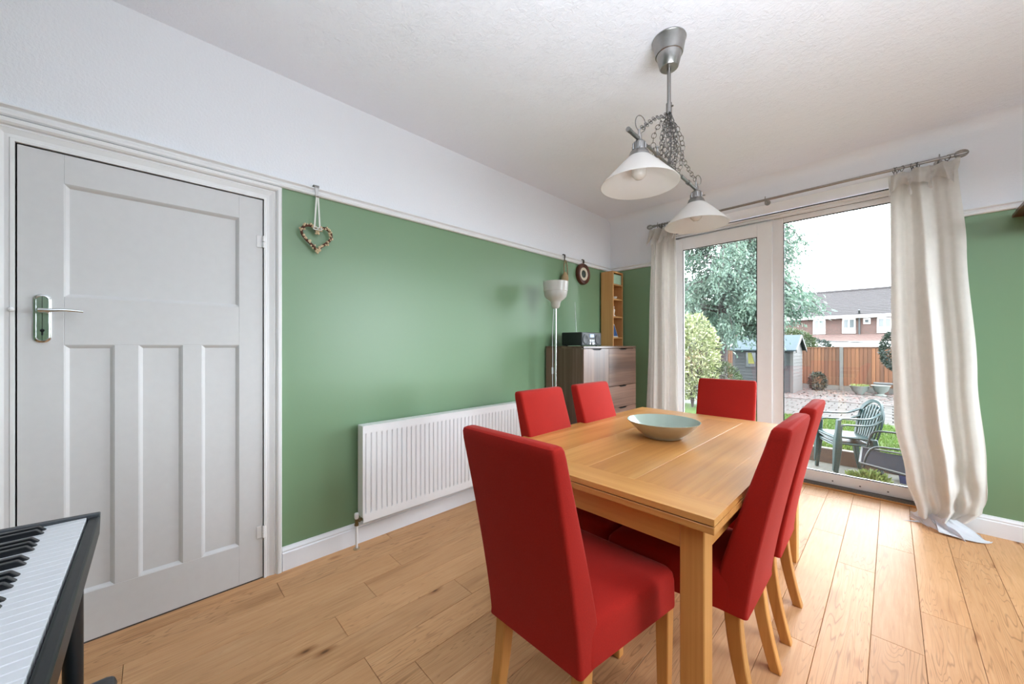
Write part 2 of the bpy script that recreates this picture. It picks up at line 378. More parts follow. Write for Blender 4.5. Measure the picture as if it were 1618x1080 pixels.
def smoothpath(pts, k=6):
    P = [Vector(p) for p in pts]; out = []
    for i in range(len(P)-1):
        p0 = P[max(i-1, 0)]; p1 = P[i]; p2 = P[i+1]; p3 = P[min(i+2, len(P)-1)]
        for j in range(k):
            t = j/k; out.append(0.5*((2*p1)+(p2-p0)*t+(2*p0-5*p1+4*p2-p3)*t*t+(3*p1-p0-3*p2+p3)*t**3))
    out.append(P[-1]); return out

# ------------------------------------------------------------------ room shell
XL, XR, YN, YF, H, RAIL = 0.0, 4.40, -2.75, 3.82, 2.65, 2.047
OX0, OX1, OZ = 0.52, 2.575, 2.425         # garden door opening
DY0, DY1, DZ = -0.366, 0.415, 1.962      # door opening
T = 0.30
# floor with individual planks
fl = MB(); fl.box(XL-0.1, XR+0.1, YN-0.1, YF, -0.12, -0.016); fl.box(OX0, OX1, YF, 4.07, -0.12, -0.016)
floor = setting('floor', fl, M['subfloor'], 'oak plank floor running towards the garden doors', 'floor')
PW = 0.1512; PX = [0.707+PW*k for k in range(-5, 26)]
known = {0.556: [0.582], 0.254: [0.98], 0.707: [1.114], 0.858: [0.587], 2.066: [2.74], 2.217: [3.15, 2.15], 2.368: [2.495], 1.915: [1.896, 3.13], 2.6: [3.18]}
def joints(x, i):
    ks = []
    for kx, ys in known.items():
        if abs(kx-x) < 0.05: ks = sorted(ys)
    r = random.Random(i*13+5)
    if not ks: ks = [r.uniform(0.2, 1.6)]
    out = list(ks); y = out[0]
    while y > YN: y -= r.uniform(1.05, 1.75); out.append(y)
    y = max(ks)
    while y < 4.07: y += r.uniform(1.05, 1.75); out.append(y)
    return sorted(out)
for i, x in enumerate(PX):
    x0 = max(x, XL+0.002); x1 = min(x+PW, XR-0.002)
    if x1-x0 < 0.02: continue
    ymax = 4.068 if (x0 > OX0 and x1 < OX1) else YF-0.004
    js = joints(x, i)
    for a, b in zip(js[:-1], js[1:]):
        a2 = max(a, YN+0.002); b2 = min(b, ymax)
        if b2-a2 < 0.03 or b2 < -1.2: continue
        g = 0.0007; cx, cy = (x0+x1)/2, (a2+b2)/2
        mb = MB(); hx, hy = (x1-x0)/2-g, (b2-a2)/2-g
        mb.box(-hx, hx, -hy, hy, -0.008, 0.008)
        p = build(mb, 'floor_plank', M['oak'], floor, bevel=0.0012, local=True); p.location = (cx, cy, -0.008)

# ceiling
c = MB(); c.box(XL-0.1, XR+0.1, YN-0.1, YF+T, H, H+0.12)
setting('ceiling', c, M['ceiling'], 'white stippled plaster ceiling', 'ceiling')
# far wall cove
cv = MB(); R = 0.09; rg = [[(x, YF-R+R*sin(a), H-R+R*cos(a)) for a in [pi/2*t/8 for t in range(9)]]+[(x, YF, H)] for x in (XL, XR)]
cv.rings(rg); setting('trim_1', cv, M['white_wall'], 'small plaster cove between ceiling and far wall', 'trim', smooth=True)
def wallbox(mb, x0, x1, y0, y1, z0, z1):
    if z0 < RAIL+0.015: mb.box(x0, x1, y0, y1, z0, min(z1, RAIL+0.015), 0)
    if z1 > RAIL+0.015: mb.box(x0, x1, y0, y1, max(z0, RAIL+0.015), z1, 1)
wl = MB(); wallbox(wl, -0.12, 0, YN, DY0, 0, H); wallbox(wl, -0.12, 0, DY1, YF+T, 0, H); wallbox(wl, -0.12, 0, DY0, DY1, DZ, H)
wl.box(-0.14, -0.12, DY0-0.1, DY1+0.1, 0, DZ+0.1, 2)  # black sheet behind the door, painting the slit round the leaf dark
setting('wall_left', wl, [M['green'], M['white_wall'], M['black_gap']], 'green wall with white paper above the picture rail', 'wall')
wf = MB(); wallbox(wf, XL, OX0, YF, YF+T, 0, H); wallbox(wf, OX1, XR, YF, YF+T, 0, H)
wf.box(OX0, OX1, YF, YF+T, OZ, H, 1)
wf.box(OX0, OX0+0.004, YF+0.001, YF+T, 0, OZ, 1); wf.box(OX1-0.004, OX1, YF+0.001, YF+T, 0, OZ, 1)
setting('wall_far', wf, [M['green'], M['white_wall']], 'green and white wall around the garden doors', 'wall')
WY_0, WY_1, WZ_0, WZ_1 = 2.0, 3.77, 0.55, 2.3
wr = MB(); wallbox(wr, XR, XR+0.28, YN, WY_0, 0, H); wallbox(wr, XR, XR+0.28, WY_1, YF+T, 0, H); wallbox(wr, XR, XR+0.28, WY_0, WY_1, 0, WZ_0); wallbox(wr, XR, XR+0.28, WY_0, WY_1, WZ_1, H)
setting('wall_right', wr, [M['green'], M['white_wall']], 'green right hand wall with a side window, outside the view', 'wall')
wn = MB(); wallbox(wn, XL, XR, YN-0.12, YN, 0, H)
setting('wall_near', wn, [M['green'], M['white_wall']], 'green and white wall behind the camera', 'wall')
# picture rails
def rail_profile(): return [(0, 0), (0.014, 0.0), (0.02, 0.006), (0.02, 0.016), (0.012, 0.024), (0.012, 0.030), (0.024, 0.038), (0.022, 0.044), (0, 0.047)]
pl = MB(); pl.rings([[(a, y, RAIL+b) for a, b in rail_profile()] for y in (YN, YF)])
setting('trim_2', pl, M['gloss'], 'white picture rail along the left wall', 'picture rail')
for nm, xa, xb, d in (('trim_3', 0.0, OX0-0.02, 'left of the garden doors'), ('trim_4', OX1+0.0, XR, 'right of the garden doors')):
    pf = MB(); pf.rings([[(x, YF-a, RAIL+b) for a, b in rail_profile()] for x in (xa, xb)])
    setting(nm, pf, M['gloss'], 'white picture rail ' + d, 'picture rail')
# skirtings
def sk_profile(): return [(0, 0), (0.018, 0), (0.018, 0.092), (0.013, 0.098), (0.015, 0.106), (0.008, 0.118), (0.006, 0.124), (0, 0.124)]
sk = MB(); sk.rings([[(a, y, b) for a, b in sk_profile()] for y in (0.497, YF)])
setting('baseboard_left', sk, M['skirt'], 'white moulded skirting under the radiator', 'skirting')
sk = MB(); sk.rings([[(x, YF-a, b) for a, b in sk_profile()] for x in (OX1, XR)])
setting('baseboard_far', sk, M['skirt'], 'white skirting right of the garden doors', 'skirting')
sk = MB(); sk.rings([[(x, YF-a, b) for a, b in sk_profile()] for x in (0.02, OX0)])
setting('baseboard_corner', sk, M['skirt'], 'white skirting in the corner behind the cabinet', 'skirting')

# ------------------------------------------------------------------ panelled door
door = thing('door_1', 'white four panel door with chrome lever handle', 'door', (0, 0.025, 0), kind='structure')
xf, xb = 0.004, -0.034
y0, y1, z0, z1 = -0.3615, 0.411, 0.006, 1.957
ys = (-0.249, 0.311); mz = (0.203, 1.206, 1.397, 1.842)
def dpart(name, a, b, c_, d): build(MB().box(xb, xf, a, b, c_, d), name, M['door'], door, bevel=0.0012)
dpart('stile', y0, ys[0], z0, z1); dpart('stile', ys[1], y1, z0, z1)
dpart('rail', ys[0], ys[1], mz[3], z1); dpart('rail', ys[0], ys[1], mz[1], mz[2]); dpart('rail', ys[0], ys[1], z0, mz[0])
dpart('muntin', -0.114, -0.042, mz[0], mz[1]); dpart('muntin', 0.100, 0.168, mz[0], mz[1])
def dpanel(a, b, c_, d):
    m = MB(); w = 0.013; xs = [(xf-0.0005, 0), (xf-0.003, 0.004), (xf-0.012, w)]
    rg = [[(x, a+i, c_+i), (x, b-i, c_+i), (x, b-i, d-i), (x, a+i, d-i)] for x, i in xs]
    m.rings([[(xb+0.004, a, c_), (xb+0.004, b, c_), (xb+0.004, b, d), (xb+0.004, a, d)]]+rg)
    build(m, 'panel', M['door'], door)
dpanel(ys[0], ys[1], mz[2], mz[3]); dpanel(ys[0], -0.114, mz[0], mz[1]); dpanel(-0.042, 0.100, mz[0], mz[1]); dpanel(0.168, ys[1], mz[0], mz[1])
# handle
def rrect(cy, cz, hw, hh, r, n=5):
    pts = []
    for sx, sz, a0 in ((1, 1, 0), (-1, 1, pi/2), (-1, -1, pi), (1, -1, 3*pi/2)):
        for i in range(n+1):
            a = a0+pi/2*i/n; pts.append((cy+sx*(hw-r)+r*cos(a), cz+sz*(hh-r)+r*sin(a)))
    return pts
m = MB(); rg = []
for x, i in ((xf, 0), (xf+0.006, 0), (xf+0.009, 0.004), (xf+0.0095, 0.006), (xf+0.007, 0.008), (xf+0.007, 0.009)):
    rg.append([(x, p[0], p[1]) for p in rrect(-0.302, 1.3085, 0.022-i, 0.0925-i, 0.02-i*0.7)])
m.rings(rg); hp = build(m, 'back_plate', M['chrome'], door, smooth=True)
m = MB(); m.tube([(xf+0.007, -0.302, 1.337), (xf+0.04, -0.302, 1.337)], [0.010, 0.009], 14)
lp = smoothpath([(xf+0.045, -0.306, 1.337), (xf+0.048, -0.28, 1.338), (xf+0.047, -0.25, 1.341), (xf+0.044, -0.22, 1.340), (xf+0.042, -0.196, 1.338)], 5)
m.tube(lp, [0.0085-0.004*(i/len(lp)) for i in range(len(lp))], 10)
tag(build(m, 'lever', M['chrome'], hp, smooth=True), 'chrome lever')
m = MB(); m.lathe([(0.0001, xf+0.0078), (0.006, xf+0.0078)], (0, -0.302, 1.262), 12, 'X'); m.box(xf+0.0070, xf+0.0078, -0.3045, -0.2995, 1.244, 1.262)
build(m, 'keyhole', M['black'], hp)
for hz in (1.74, 0.242):
    m = MB(); m.tube([(0.012, 0.4135, hz-0.03), (0.012, 0.4135, hz-0.001)], 0.0075, 10); m.tube([(0.012, 0.4135, hz+0.001), (0.012, 0.4135, hz+0.03)], 0.0075, 10)
    m.box(0.0045, 0.007, 0.385, 0.411, hz-0.03, hz+0.03)
    build(m, 'hinge', M['gloss'], door, smooth=True)
# door surround
def arch_profile(): # (across from the opening outwards, thickness)
    return [(0, -0.05), (0, 0.012), (0.010, 0.012), (0.013, 0.007), (0.024, 0.007), (0.034, 0.010), (0.044, 0.013), (0.048, 0.009), (0.052, 0.009), (0.055, 0.019), (0.062, 0.024), (0.074, 0.024), (0.079, 0.018), (0.079, -0.0005), (0.004, -0.0005)]
fr = MB()
fr.rings([[(t, DY1+a, 0.0) for a, t in arch_profile()], [(t, DY1+a, DZ+a*1.03) for a, t in arch_profile()]])
fr.rings([[(t, DY1+a, DZ+a*1.03) for a, t in arch_profile()], [(t, DY0-a, DZ+a*1.03) for a, t in arch_profile()]])
fr.rings([[(t, DY0-a, DZ+a*1.03) for a, t in arch_profile()], [(t, DY0-a, 0.0) for a, t in arch_profile()]])
fr.box(-0.10, 0.0, DY0-0.01, DY0, 0, DZ); fr.box(-0.10, 0.0, DY1, DY1+0.003, 0, DZ); fr.box(-0.10, 0.0, DY0, DY1, DZ, DZ+0.003)
fr.sphere((0.012, DY0-0.008, 1.338), 0.009, 10, 6)
setting('trim_5', fr, M['gloss'], 'white moulded architrave around the panelled door', 'door frame')

# ------------------------------------------------------------------ garden doors (window_1)
win = thing('window_1', 'white framed sliding garden doors with two tall panes', 'window', (1.57, 4.1, 0), kind='structure')
def wpart(name, a, mat='upvc', bev=0.004): return build(MB().box(*a), name, M[mat], win, bevel=bev)
FY0, FY1 = 4.075, 4.20
wpart('frame_jamb', (OX0+0.005, OX0+0.07, FY0, FY1, 0.02, OZ-0.005)); wpart('frame_jamb', (OX1-0.07, OX1-0.005, FY0, FY1, 0.02, OZ-0.005))
m = MB()
m.box(OX0+0.07, OX1-0.07, FY0+0.01, FY1, 2.395, OZ-0.005); m.box(OX0+0.07, OX1-0.07, FY0+0.035, FY1, 2.372, 2.395); m.box(OX0+0.07, 1.496, 4.138, 4.19, 2.30, 2.40); m.box(OX0+0.01, 0.68, 4.138, 4.19, 0.02, 2.40); m.box(OX0+0.07, 1.496, 4.138, 4.19, 0.015, 0.12)
build(m, 'frame_head', M['upvc'], win, bevel=0.002)
build(MB().box(OX0+0.07, OX1-0.07, FY0+0.006, FY0+0.012, 2.409, 2.416), 'head_gasket', M['black_gap'], win)
build(MB().box(1.52, OX1-0.07, 4.133, 4.136, 2.370, 2.377), 'head_gasket', M['black_gap'], win)
# sill and track
m = MB(); m.box(OX0, OX1, FY0-0.005, FY1+0.12, -0.02, 0.018); m.box(OX0+0.07, OX1-0.07, FY0, FY0+0.008, 0.018, 0.030); m.box(OX0+0.07, OX1-0.07, FY0+0.022, FY0+0.028, 0.018, 0.036)
build(m, 'sill_track', M['alu'], win, bevel=0.002)
build(MB().box(OX0, OX1, 4.0725, 4.0745, -0.004, 0.012), 'threshold_shadow', M['black_gap'], win)  # dark strip painting the shaded gap beneath the door frame
build(MB().box(OX0+0.005, OX1-0.005, 4.052, 4.071, 0.0005, 0.012), 'threshold_bead', M['beechX'], win, bevel=0.003)
def sash(nm, xa, xb_, ya, yb, za, zb, wl_, wr_, wb, wt, gy):
    sx = wpart(nm+'_stile', (xa, xa+wl_, ya, yb, za, zb)); wpart(nm+'_stile', (xb_-wr_, xb_, ya, yb, za, zb))
    wpart(nm+'_rail', (xa+wl_, xb_-wr_, ya, yb, zb-wt, zb)); wpart(nm+'_rail', (xa+wl_, xb_-wr_, ya, yb, za, za+wb))
    a, b, c_, d = xa+wl_, xb_-wr_, za+wb, zb-wt; g = MB(); t = 0.006
    g.box(a, a+t, ya+0.003, gy, c_, d); g.box(b-t, b, ya+0.003, gy, c_, d); g.box(a, b, ya+0.003, gy, c_, c_+t); g.box(a, b, ya+0.003, gy, d-t, d)
    build(g, 'gasket', M['black_gap'], win)
    p = build(MB().box(a-0.002, b+0.002, gy, gy+0.004, c_-0.002, d+0.002), 'pane', M['glass'], win)
    return p
sash('sliding_sash', 0.60, 1.512, 4.083, 4.135, 0.037, 2.350, 0.115, 0.118, 0.10, 0.125, 4.10)
sash('fixed_sash', 1.496, OX1-0.068, 4.137, 4.185, 0.018, 2.376, 0.092, 0.072, 0.096, 0.052, 4.152)
m = MB()
for x in (1.93, 2.10, 2.26): m.tube([(x, 4.1375, 0.055), (x, 4.1355, 0.055)], 0.006, 8)
build(m, 'screw_caps', M['alu'], win)['kind'] = 'stuff'

w2 = thing('window_2', 'white framed side window in the right hand wall', 'window', (XR+0.15, 2.885, WZ_0), kind='structure')
for a in ((WY_0, WY_0+0.06, WZ_0, WZ_1), (WY_1-0.06, WY_1, WZ_0, WZ_1), (2.855, 2.915, WZ_0+0.06, WZ_1-0.06), (WY_0+0.06, WY_1-0.06, WZ_0, WZ_0+0.06), (WY_0+0.06, WY_1-0.06, WZ_1-0.06, WZ_1)):
    build(MB().box(XR+0.13, XR+0.19, *a), 'frame', M['upvc'], w2, bevel=0.003)
build(MB().box(XR+0.158, XR+0.162, WY_0+0.06, WY_1-0.06, WZ_0+0.06, WZ_1-0.06), 'pane', M['glass'], w2)

# ------------------------------------------------------------------ dining chairs
def rr_ring(hw0, hw1, ya, yb, z, r, n=4):
    # rounded trapezoid, rear edge ya half width hw0, front edge yb half width hw1
    pts = []; r = min(r, 0.42*(yb-ya))
    cs = [(hw1-r, yb-r, 0), (-hw1+r, yb-r, pi/2), (-hw0+r, ya+r, pi), (hw0-r, ya+r, 3*pi/2)]
    for cx, cy, a0 in cs:
        for i in range(n+1):
            a = a0+pi/2*i/n; pts.append((cx+r*cos(a), cy+r*sin(a), z))
    return pts
def make_chair():
    t = thing('dining_chair', '', 'chair')
    m = MB(); zt = 0.962; rg = []
    zs = [0.345, 0.36, 0.42, 0.50, 0.58, 0.66, 0.74, 0.82, 0.88, 0.925, 0.948, 0.958, 0.962]
    for z in zs:
        s = max(0, (z-0.36)/0.6); yr = -0.235-0.118*s**1.2; th = 0.098-0.042*min(1, max(0, (z-0.46)/0.45))
        hw = 0.177+0.003*s; ins = 0.0
        if z > 0.94: ins = {0.948: 0.0015, 0.958: 0.006, 0.962: 0.013}[z]
        if z < 0.35: ins = -0.001
        rg.append(rr_ring(hw-ins, hw-ins, yr+ins, yr+th-ins, z, 0.013 if z < 0.95 else 0.009))
    m.rings(rg); build(m, 'backrest', M['red'], t, smooth=True, local=True)
    m = MB(); rg = []
    for z, ins in ((0.348, 0.0), (0.36, 0.0), (0.43, 0.001), (0.452, 0.004), (0.464, 0.012), (0.470, 0.028), (0.476, 0.07), (0.479, 0.12)):
        rg.append(rr_ring(0.180-ins, 0.233-ins, -0.205+ins*0.3, 0.235-ins, z, 0.03 if ins < 0.03 else 0.02))
    m.rings(rg); build(m, 'seat', M['red'], t, smooth=True, local=True)
    for s in (-1, 1):
        m = MB(); m.rings([[(s*0.205+a*w, 0.196+b*w, z) for a, b in ((-1, -1), (1, -1), (1, 1), (-1, 1))] for z, w in ((0.0, 0.0165), (0.2, 0.020), (0.37, 0.0225))])
        build(m, 'leg', M['beechZ'], t, bevel=0.003, local=True)
        m = MB(); rg = []
        for i in range(9):
            z = 0.37*i/8; k = 1-z/0.37; yc = -0.190-0.062*k**1.7; hw = 0.021-0.003*k; hd = 0.0235-0.006*k
            rg.append([(s*0.15+a*hw, yc+b*hd, z) for a, b in ((-1, -1), (1, -1), (1, 1), (-1, 1))])
        m.rings(rg); build(m, 'leg', M['beechZ'], t, bevel=0.003, local=True, ang=50)
    return t
G = 'red upholstered chairs around the dining table'
ch = make_chair(); ch['group'] = G
ch.location = (1.550, 1.018, 0); ch.rotation_euler = (0, 0, 0)
ch['label'] = 'red high-backed dining chair nearest the camera, its back turned to us'
dup(ch, (1.730, 1.505, 0), pi/2, 'red dining chair on the right of the table, nearer of the two, seen edge on', G)
dup(ch, (1.728, 1.99, 0), pi/2+0.02, 'red dining chair on the right of the table, farther one nearest the garden doors', G)
dup(ch, (1.235, 1.552, 0), -pi/2+0.02, 'red dining chair on the left of the table, in front of the radiator', G)
dup(ch, (1.240, 2.032, 0), -pi/2, 'red dining chair on the left of the table, in front of the walnut cabinet', G)
dup(ch, (1.492, 2.61, 0), pi+0.10, 'red dining chair at the far head of the table, before the garden doors', G)

# ------------------------------------------------------------------ dining table
TX0, TX1, TY0, TY1 = 0.966, 1.950, 1.074, 2.652
tb = thing('dining_table', 'beech extending dining table with a panelled double top', 'table', (1.458, 1.863, 0))
xs = [TX0, 1.062, 1.27, 1.464, 1.656, 1.868, TX1]; g = 0.0001
for i in range(6):
    a, b = xs[i], xs[i+1]
    edge = i in (0, 5)
    build(MB().box(a+g, b-g, TY0+0.128+g, TY1-0.128-g, 0.721, 0.740), 'top_board', M['beechY'], tb, bevel=0.0003)
for a, b in ((TY0, TY0+0.128), (TY1-0.128, TY1)):
    build(MB().box(TX0, TX1, a+g, b-g, 0.721, 0.740), 'top_board', M['beechX'], tb, bevel=0.0005)
build(MB().box(TX0+0.006, TX1-0.006, TY0+0.006, TY1-0.006, 0.7175, 0.721), 'shadow_gap', M['subfloor'], tb)  # dark sheet standing in for the shade between top and leaves
m = MB(); ym = (TY0+TY1)/2
build(MB().box(TX0, TX1, TY0, ym-0.001, 0.697, 0.7175), 'extension_leaf', M['beechX'], tb, bevel=0.0015)
build(MB().box(TX0, TX1, ym+0.001, TY1, 0.697, 0.7175), 'extension_leaf', M['beechX'], tb, bevel=0.0015)
LX0, LX1, LY0, LY1 = TX0+0.036, TX1-0.036, TY0+0.034, TY1-0.034; lw = 0.068
for a, b, c_, d, mt in ((LX0+lw, LX1-lw, LY0+0.006, LY0+0.028, 'beechX'), (LX0+lw, LX1-lw, LY1-0.028, LY1-0.006, 'beechX'), (LX0+0.006, LX0+0.028, LY0+lw, LY1-lw, 'beechY'), (LX1-0.028, LX1-0.006, LY0+lw, LY1-lw, 'beechY')):
    build(MB().box(a, b, c_, d, 0.612, 0.697), 'apron', M[mt], tb, bevel=0.001)
for a in (LX0, LX1-lw):
    for b in (LY0, LY1-lw):
        build(MB().box(a, a+lw, b, b+lw, 0.0, 0.697), 'leg', M['beechZ'], tb, bevel=0.003)
# bowl
m = MB(); bc = (1.468, 1.862, 0.7405)
out = [(0.0001, 0.0), (0.085, 0.0), (0.092, 0.003), (0.094, 0.010), (0.120, 0.030), (0.150, 0.058), (0.172, 0.082)]
inn = [(0.1735, 0.0845), (0.1705, 0.0845), (0.148, 0.064), (0.115, 0.036), (0.070, 0.018), (0.0001, 0.012)]
bw = thing('serving_bowl', 'wide celadon glazed bowl standing on the dining table', 'bowl', bc)
m.lathe(out+inn[:1], bc, 48); build(m, 'outer_wall', M['bowlout'], bw, smooth=True)
m = MB(); m.lathe(inn, bc, 48); tag(build(m, 'inner_wall', M['celadon'], bw, smooth=True), 'pale green glazed inside')

# ------------------------------------------------------------------ radiator
rd = thing('radiator', 'white double panel radiator fixed low on the green wall', 'radiator', (0.06, 1.6, 0.15))
RY0, RY1, RZ0, RZ1 = 0.895, 2.29, 0.153, 0.724; fx = 0.100
m = MB(); prof = []; p = 0.0333; y = RY0+0.004
z_in0, z_in1 = 0.200, 0.682
m.box(fx-0.004, fx, RY0, RY1, RZ0, z_in0); m.box(fx-0.004, fx, RY0, RY1, z_in1, RZ1)
ylist = [(RY0, 0)]
while y + p < RY1-0.004:
    ylist += [(y+0.004, 0.0), (y+0.0075, -0.010), (y+0.0115, -0.010), (y+0.015, 0.0)]; y += p
ylist.append((RY1, 0))
rows = [(z_in0, 0.0), (z_in0+0.012, 1.0), (z_in1-0.012, 1.0), (z_in1, 0.0)]
m.rings([[(fx-0.002+d*k+0.002*1, yy, zz) for yy, d in ylist] for zz, k in rows], closed_u=False, cap0=False, cap1=False)
build(m, 'front_panel', M['rad'], rd, smooth=False, recalc=False)
build(MB().box(0.03, 0.034, RY0+0.01, RY1-0.01, RZ0+0.01, RZ1-0.015), 'rear_panel', M['rad'], rd)
m = MB(); m.box(0.028, fx+0.002, RY0, RY1, RZ1-0.003, RZ1+0.003)
for k in range(34): m.box(0.036, fx-0.010, RY0+0.02+k*0.0405, RY0+0.026+k*0.0405, RZ1+0.003, RZ1+0.0045)
build(m, 'top_grille', M['rad'], rd, bevel=0.001)
for a in (RY0-0.004, RY1):
    build(MB().box(0.028, fx+0.001, a, a+0.004, RZ0+0.03, RZ1+0.002), 'side_cover', M['rad'], rd, bevel=0.001)
m = MB()
for k in range(40): m.box(0.036, fx-0.014, RY0+0.03+k*0.0333, RY0+0.031+k*0.0333, RZ0+0.03, RZ1-0.03)
build(m, 'convector_fins', M['rad'], rd)['kind'] = 'stuff'
vy = 0.868
m = MB(); m.tube([(0.068, vy, 0.143), (0.068, vy, 0.176)], 0.010, 12); m.tube([(0.068, vy, 0.166), (0.068, RY0+0.003, 0.166)], 0.008, 10); m.tube([(0.068, vy+0.012, 0.166), (0.068, vy+0.020, 0.166)], 0.0125, 6)
m.tube([(0.068, vy, 0.138), (0.068, vy, 0.148)], 0.013, 6)
vv = build(m, 'valve', M['brass'], rd, smooth=True)
m = MB(); m.lathe([(0.0001, 0.212), (0.010, 0.212), (0.013, 0.208), (0.013, 0.186), (0.010, 0.178), (0.0001, 0.178)], (0.068, vy, 0), 14); build(m, 'valve_cap', M['gloss'], vv, smooth=True)
m = MB(); m.tube([(0.068, vy, 0.0), (0.068, vy, 0.14)], 0.0075, 10); build(m, 'pipe', M['gloss'], rd, smooth=True)
m = MB(); m.lathe([(0.008, 0.006), (0.018, 0.006), (0.020, 0.0)], (0.068, vy, 0), 16); build(m, 'pipe_collar', M['driftwood'], rd)

# ------------------------------------------------------------------ walnut cabinet
CY0, CY1, CX, CZ = 2.645, 3.572, 0.441, 1.197
cb = thing('cabinet', 'dark walnut highboard cabinet in the corner beyond the radiator', 'cabinet', (0.22, 3.1, 0))
build(MB().box(0.02, CX-0.020, CY0, CY0+0.02, 0.10, CZ-0.02), 'side_panel', M['walnutZ'], cb, bevel=0.001)
build(MB().box(0.02, CX-0.020, CY1-0.02, CY1, 0.10, CZ-0.02), 'side_panel', M['walnutZ'], cb, bevel=0.001)
build(MB().box(0.02, CX, CY0, CY1, CZ-0.02, CZ), 'top', M['walnutY'], cb, bevel=0.001)
build(MB().box(0.02, CX-0.020, CY0+0.02, CY1-0.02, 0.10, 0.12), 'bottom', M['walnutY'], cb)
build(MB().box(0.02, 0.03, CY0+0.02, CY1-0.02, 0.12, CZ-0.02), 'back_panel', M['walnutZ'], cb)
def front(nm, a, b, c_, d, mt, hy):
    # front board with a scooped finger notch along its top edge
    m = MB(); n = 12; hw = 0.075; dp = 0.014
    top = [(a, d)]+[(hy-hw+2*hw*i/n, d-dp*min(1, sin(pi*i/n)*1.8)) for i in range(n+1)]+[(b, d)]
    prof = [(a, c_)]+top+[(b, c_)]
    m.rings([[(CX-0.019, p[0], p[1]) for p in prof], [(CX, p[0], p[1]) for p in prof]])
    o = build(m, nm, M[mt], cb, bevel=0.0008, ang=60)
    h = MB(); h.box(CX-0.010, CX-0.002, hy-hw*0.82, hy+hw*0.82, d-0.013, d-0.004)
    build(h, 'recessed_pull', M['black'], o, bevel=0.001)
zt = CZ-0.024
front('door', CY0+0.002, 3.049, 0.104, zt, 'walnutZ', 2.85)
for a, b in ((0.818, zt), (0.606, 0.814), (0.394, 0.602), (0.104, 0.390)): front('drawer', 3.053, CY1-0.002, a, b, 'walnutY', 3.312)
for a in (0.06, CX-0.06):
    for b in (CY0+0.05, CY1-0.05):
        m = MB(); m.rings([[(a+s*w, b+t*w, z) for s, t in ((-1, -1), (1, -1), (1, 1), (-1, 1))] for z, w in ((0, 0.014), (0.10, 0.020))]); build(m, 'leg', M['walnutZ'], cb)

# CD radio on cabinet
ra = thing('radio', 'small black stereo radio standing on the walnut cabinet', 'radio', (0.31, 2.86, CZ))
def rb(*a): return MB().box(*a)
ry0, ry1, rx0, rx1, rz = 2.70, 3.01, 0.16, 0.385, CZ
build(rb(rx0, rx1-0.006, ry0, ry1, rz+0.006, rz+0.125), 'casing', M['black'], ra, bevel=0.008, seg=2)
build(rb(rx1-0.006, rx1, ry0+0.004, ry1-0.004, rz+0.010, rz+0.121), 'front_panel', M['greyplastic'], ra, bevel=0.002)
for yy in (ry0+0.058, ry1-0.058):
    m = MB(); m.lathe([(0.0001, rx1+0.001), (0.030, rx1+0.002), (0.044, rx1+0.004), (0.048, rx1+0.002), (0.048, rx1-0.002)], (0, yy, rz+0.062), 24, 'X'); build(m, 'speaker_grille', M['black'], ra, smooth=True)
build(rb(rx1, rx1+0.002, 2.822, 2.888, rz+0.080, rz+0.108), 'display', M['lcd'], ra)
for yy, zz, w in ((2.828, 0.050, 0.012), (2.855, 0.050, 0.012), (2.882, 0.050, 0.012), (2.828, 0.024, 0.012), (2.882, 0.024, 0.012)):
    build(rb(rx1, rx1+0.004, yy-w, yy+w-0.002, rz+zz-0.010, rz+zz+0.010), 'button', M['silver'], ra, bevel=0.001)
m = MB(); m.lathe([(0.0001, rx1+0.012), (0.012, rx1+0.012), (0.013, rx1)], (0, 2.855, rz+0.024), 14, 'X'); build(m, 'knob', M['silver'], ra, smooth=True)
m = MB(); m.tube([(rx0+0.02, 2.90, rz+0.125), (rx0+0.005, 2.90, rz+0.42)], [0.003, 0.0018], 6); build(m, 'aerial', M['chrome'], ra)
for yy in (2.74, 2.97):
    for xx in (rx0+0.03, rx1-0.03):
        m = MB(); m.tube([(xx, yy, rz), (xx, yy, rz+0.007)], 0.009, 8); build(m, 'rubber_foot', M['black'], ra)

# tall shelf tower in the corner
tw = thing('shelf_tower', 'tall narrow beech shelf tower in the corner behind the walnut cabinet', 'shelf unit', (0.09, 3.69, 0))
WY0, WY1, WX, WZ = 3.583, 3.797, 0.170, 2.014
build(MB().box(0.021, WX, WY0, WY0+0.016, 0, WZ), 'side_panel', M['beechS'], tw, bevel=0.001); build(MB().box(0.021, WX, WY1-0.016, WY1, 0, WZ), 'side_panel', M['beechS'], tw, bevel=0.001)
build(MB().box(0.019, 0.023, WY0+0.016, WY1-0.016, 0.05, WZ), 'back_panel', M['beechS'], tw)
shz = [0.05, 0.31, 0.55, 0.79, 1.05, 1.278, 1.508, 1.700, 1.862, WZ-0.016]
for z in shz: build(MB().box(0.023, WX-0.003, WY0+0.016, WY1-0.016, z, z+0.016), 'shelf', M['beechS'], tw, bevel=0.0008)
tag(build(MB().box(0.05, 0.162, WY0+0.03, WY1-0.025, 1.879, 1.985), 'storage_box', M['mint'], bevel=0.003), 'pale mint box on the top shelf of the beech tower', 'box')
m = MB(); m.lathe([(0.0001, 0), (0.02, 0), (0.03, 0.012), (0.034, 0.028), (0.030, 0.028), (0.0001, 0.008)], (0.12, 3.69, 1.717), 16); tag(build(m, 'trinket_bowl', M['ceramic'], smooth=True), 'tiny pale dish on the second shelf of the beech tower', 'dish')
fg = thing('figurine', 'small white figurine on the third shelf of the beech tower', 'figurine', (0.125, 3.665, 1.525))
m = MB(); m.lathe([(0.0001, 1.525), (0.024, 1.525), (0.024, 1.533), (0.012, 1.545), (0.017, 1.575), (0.020, 1.595), (0.012, 1.612), (0.0001, 1.615)], (0.125, 3.665, 0), 14); build(m, 'body', M['ceramic'], fg, smooth=True)
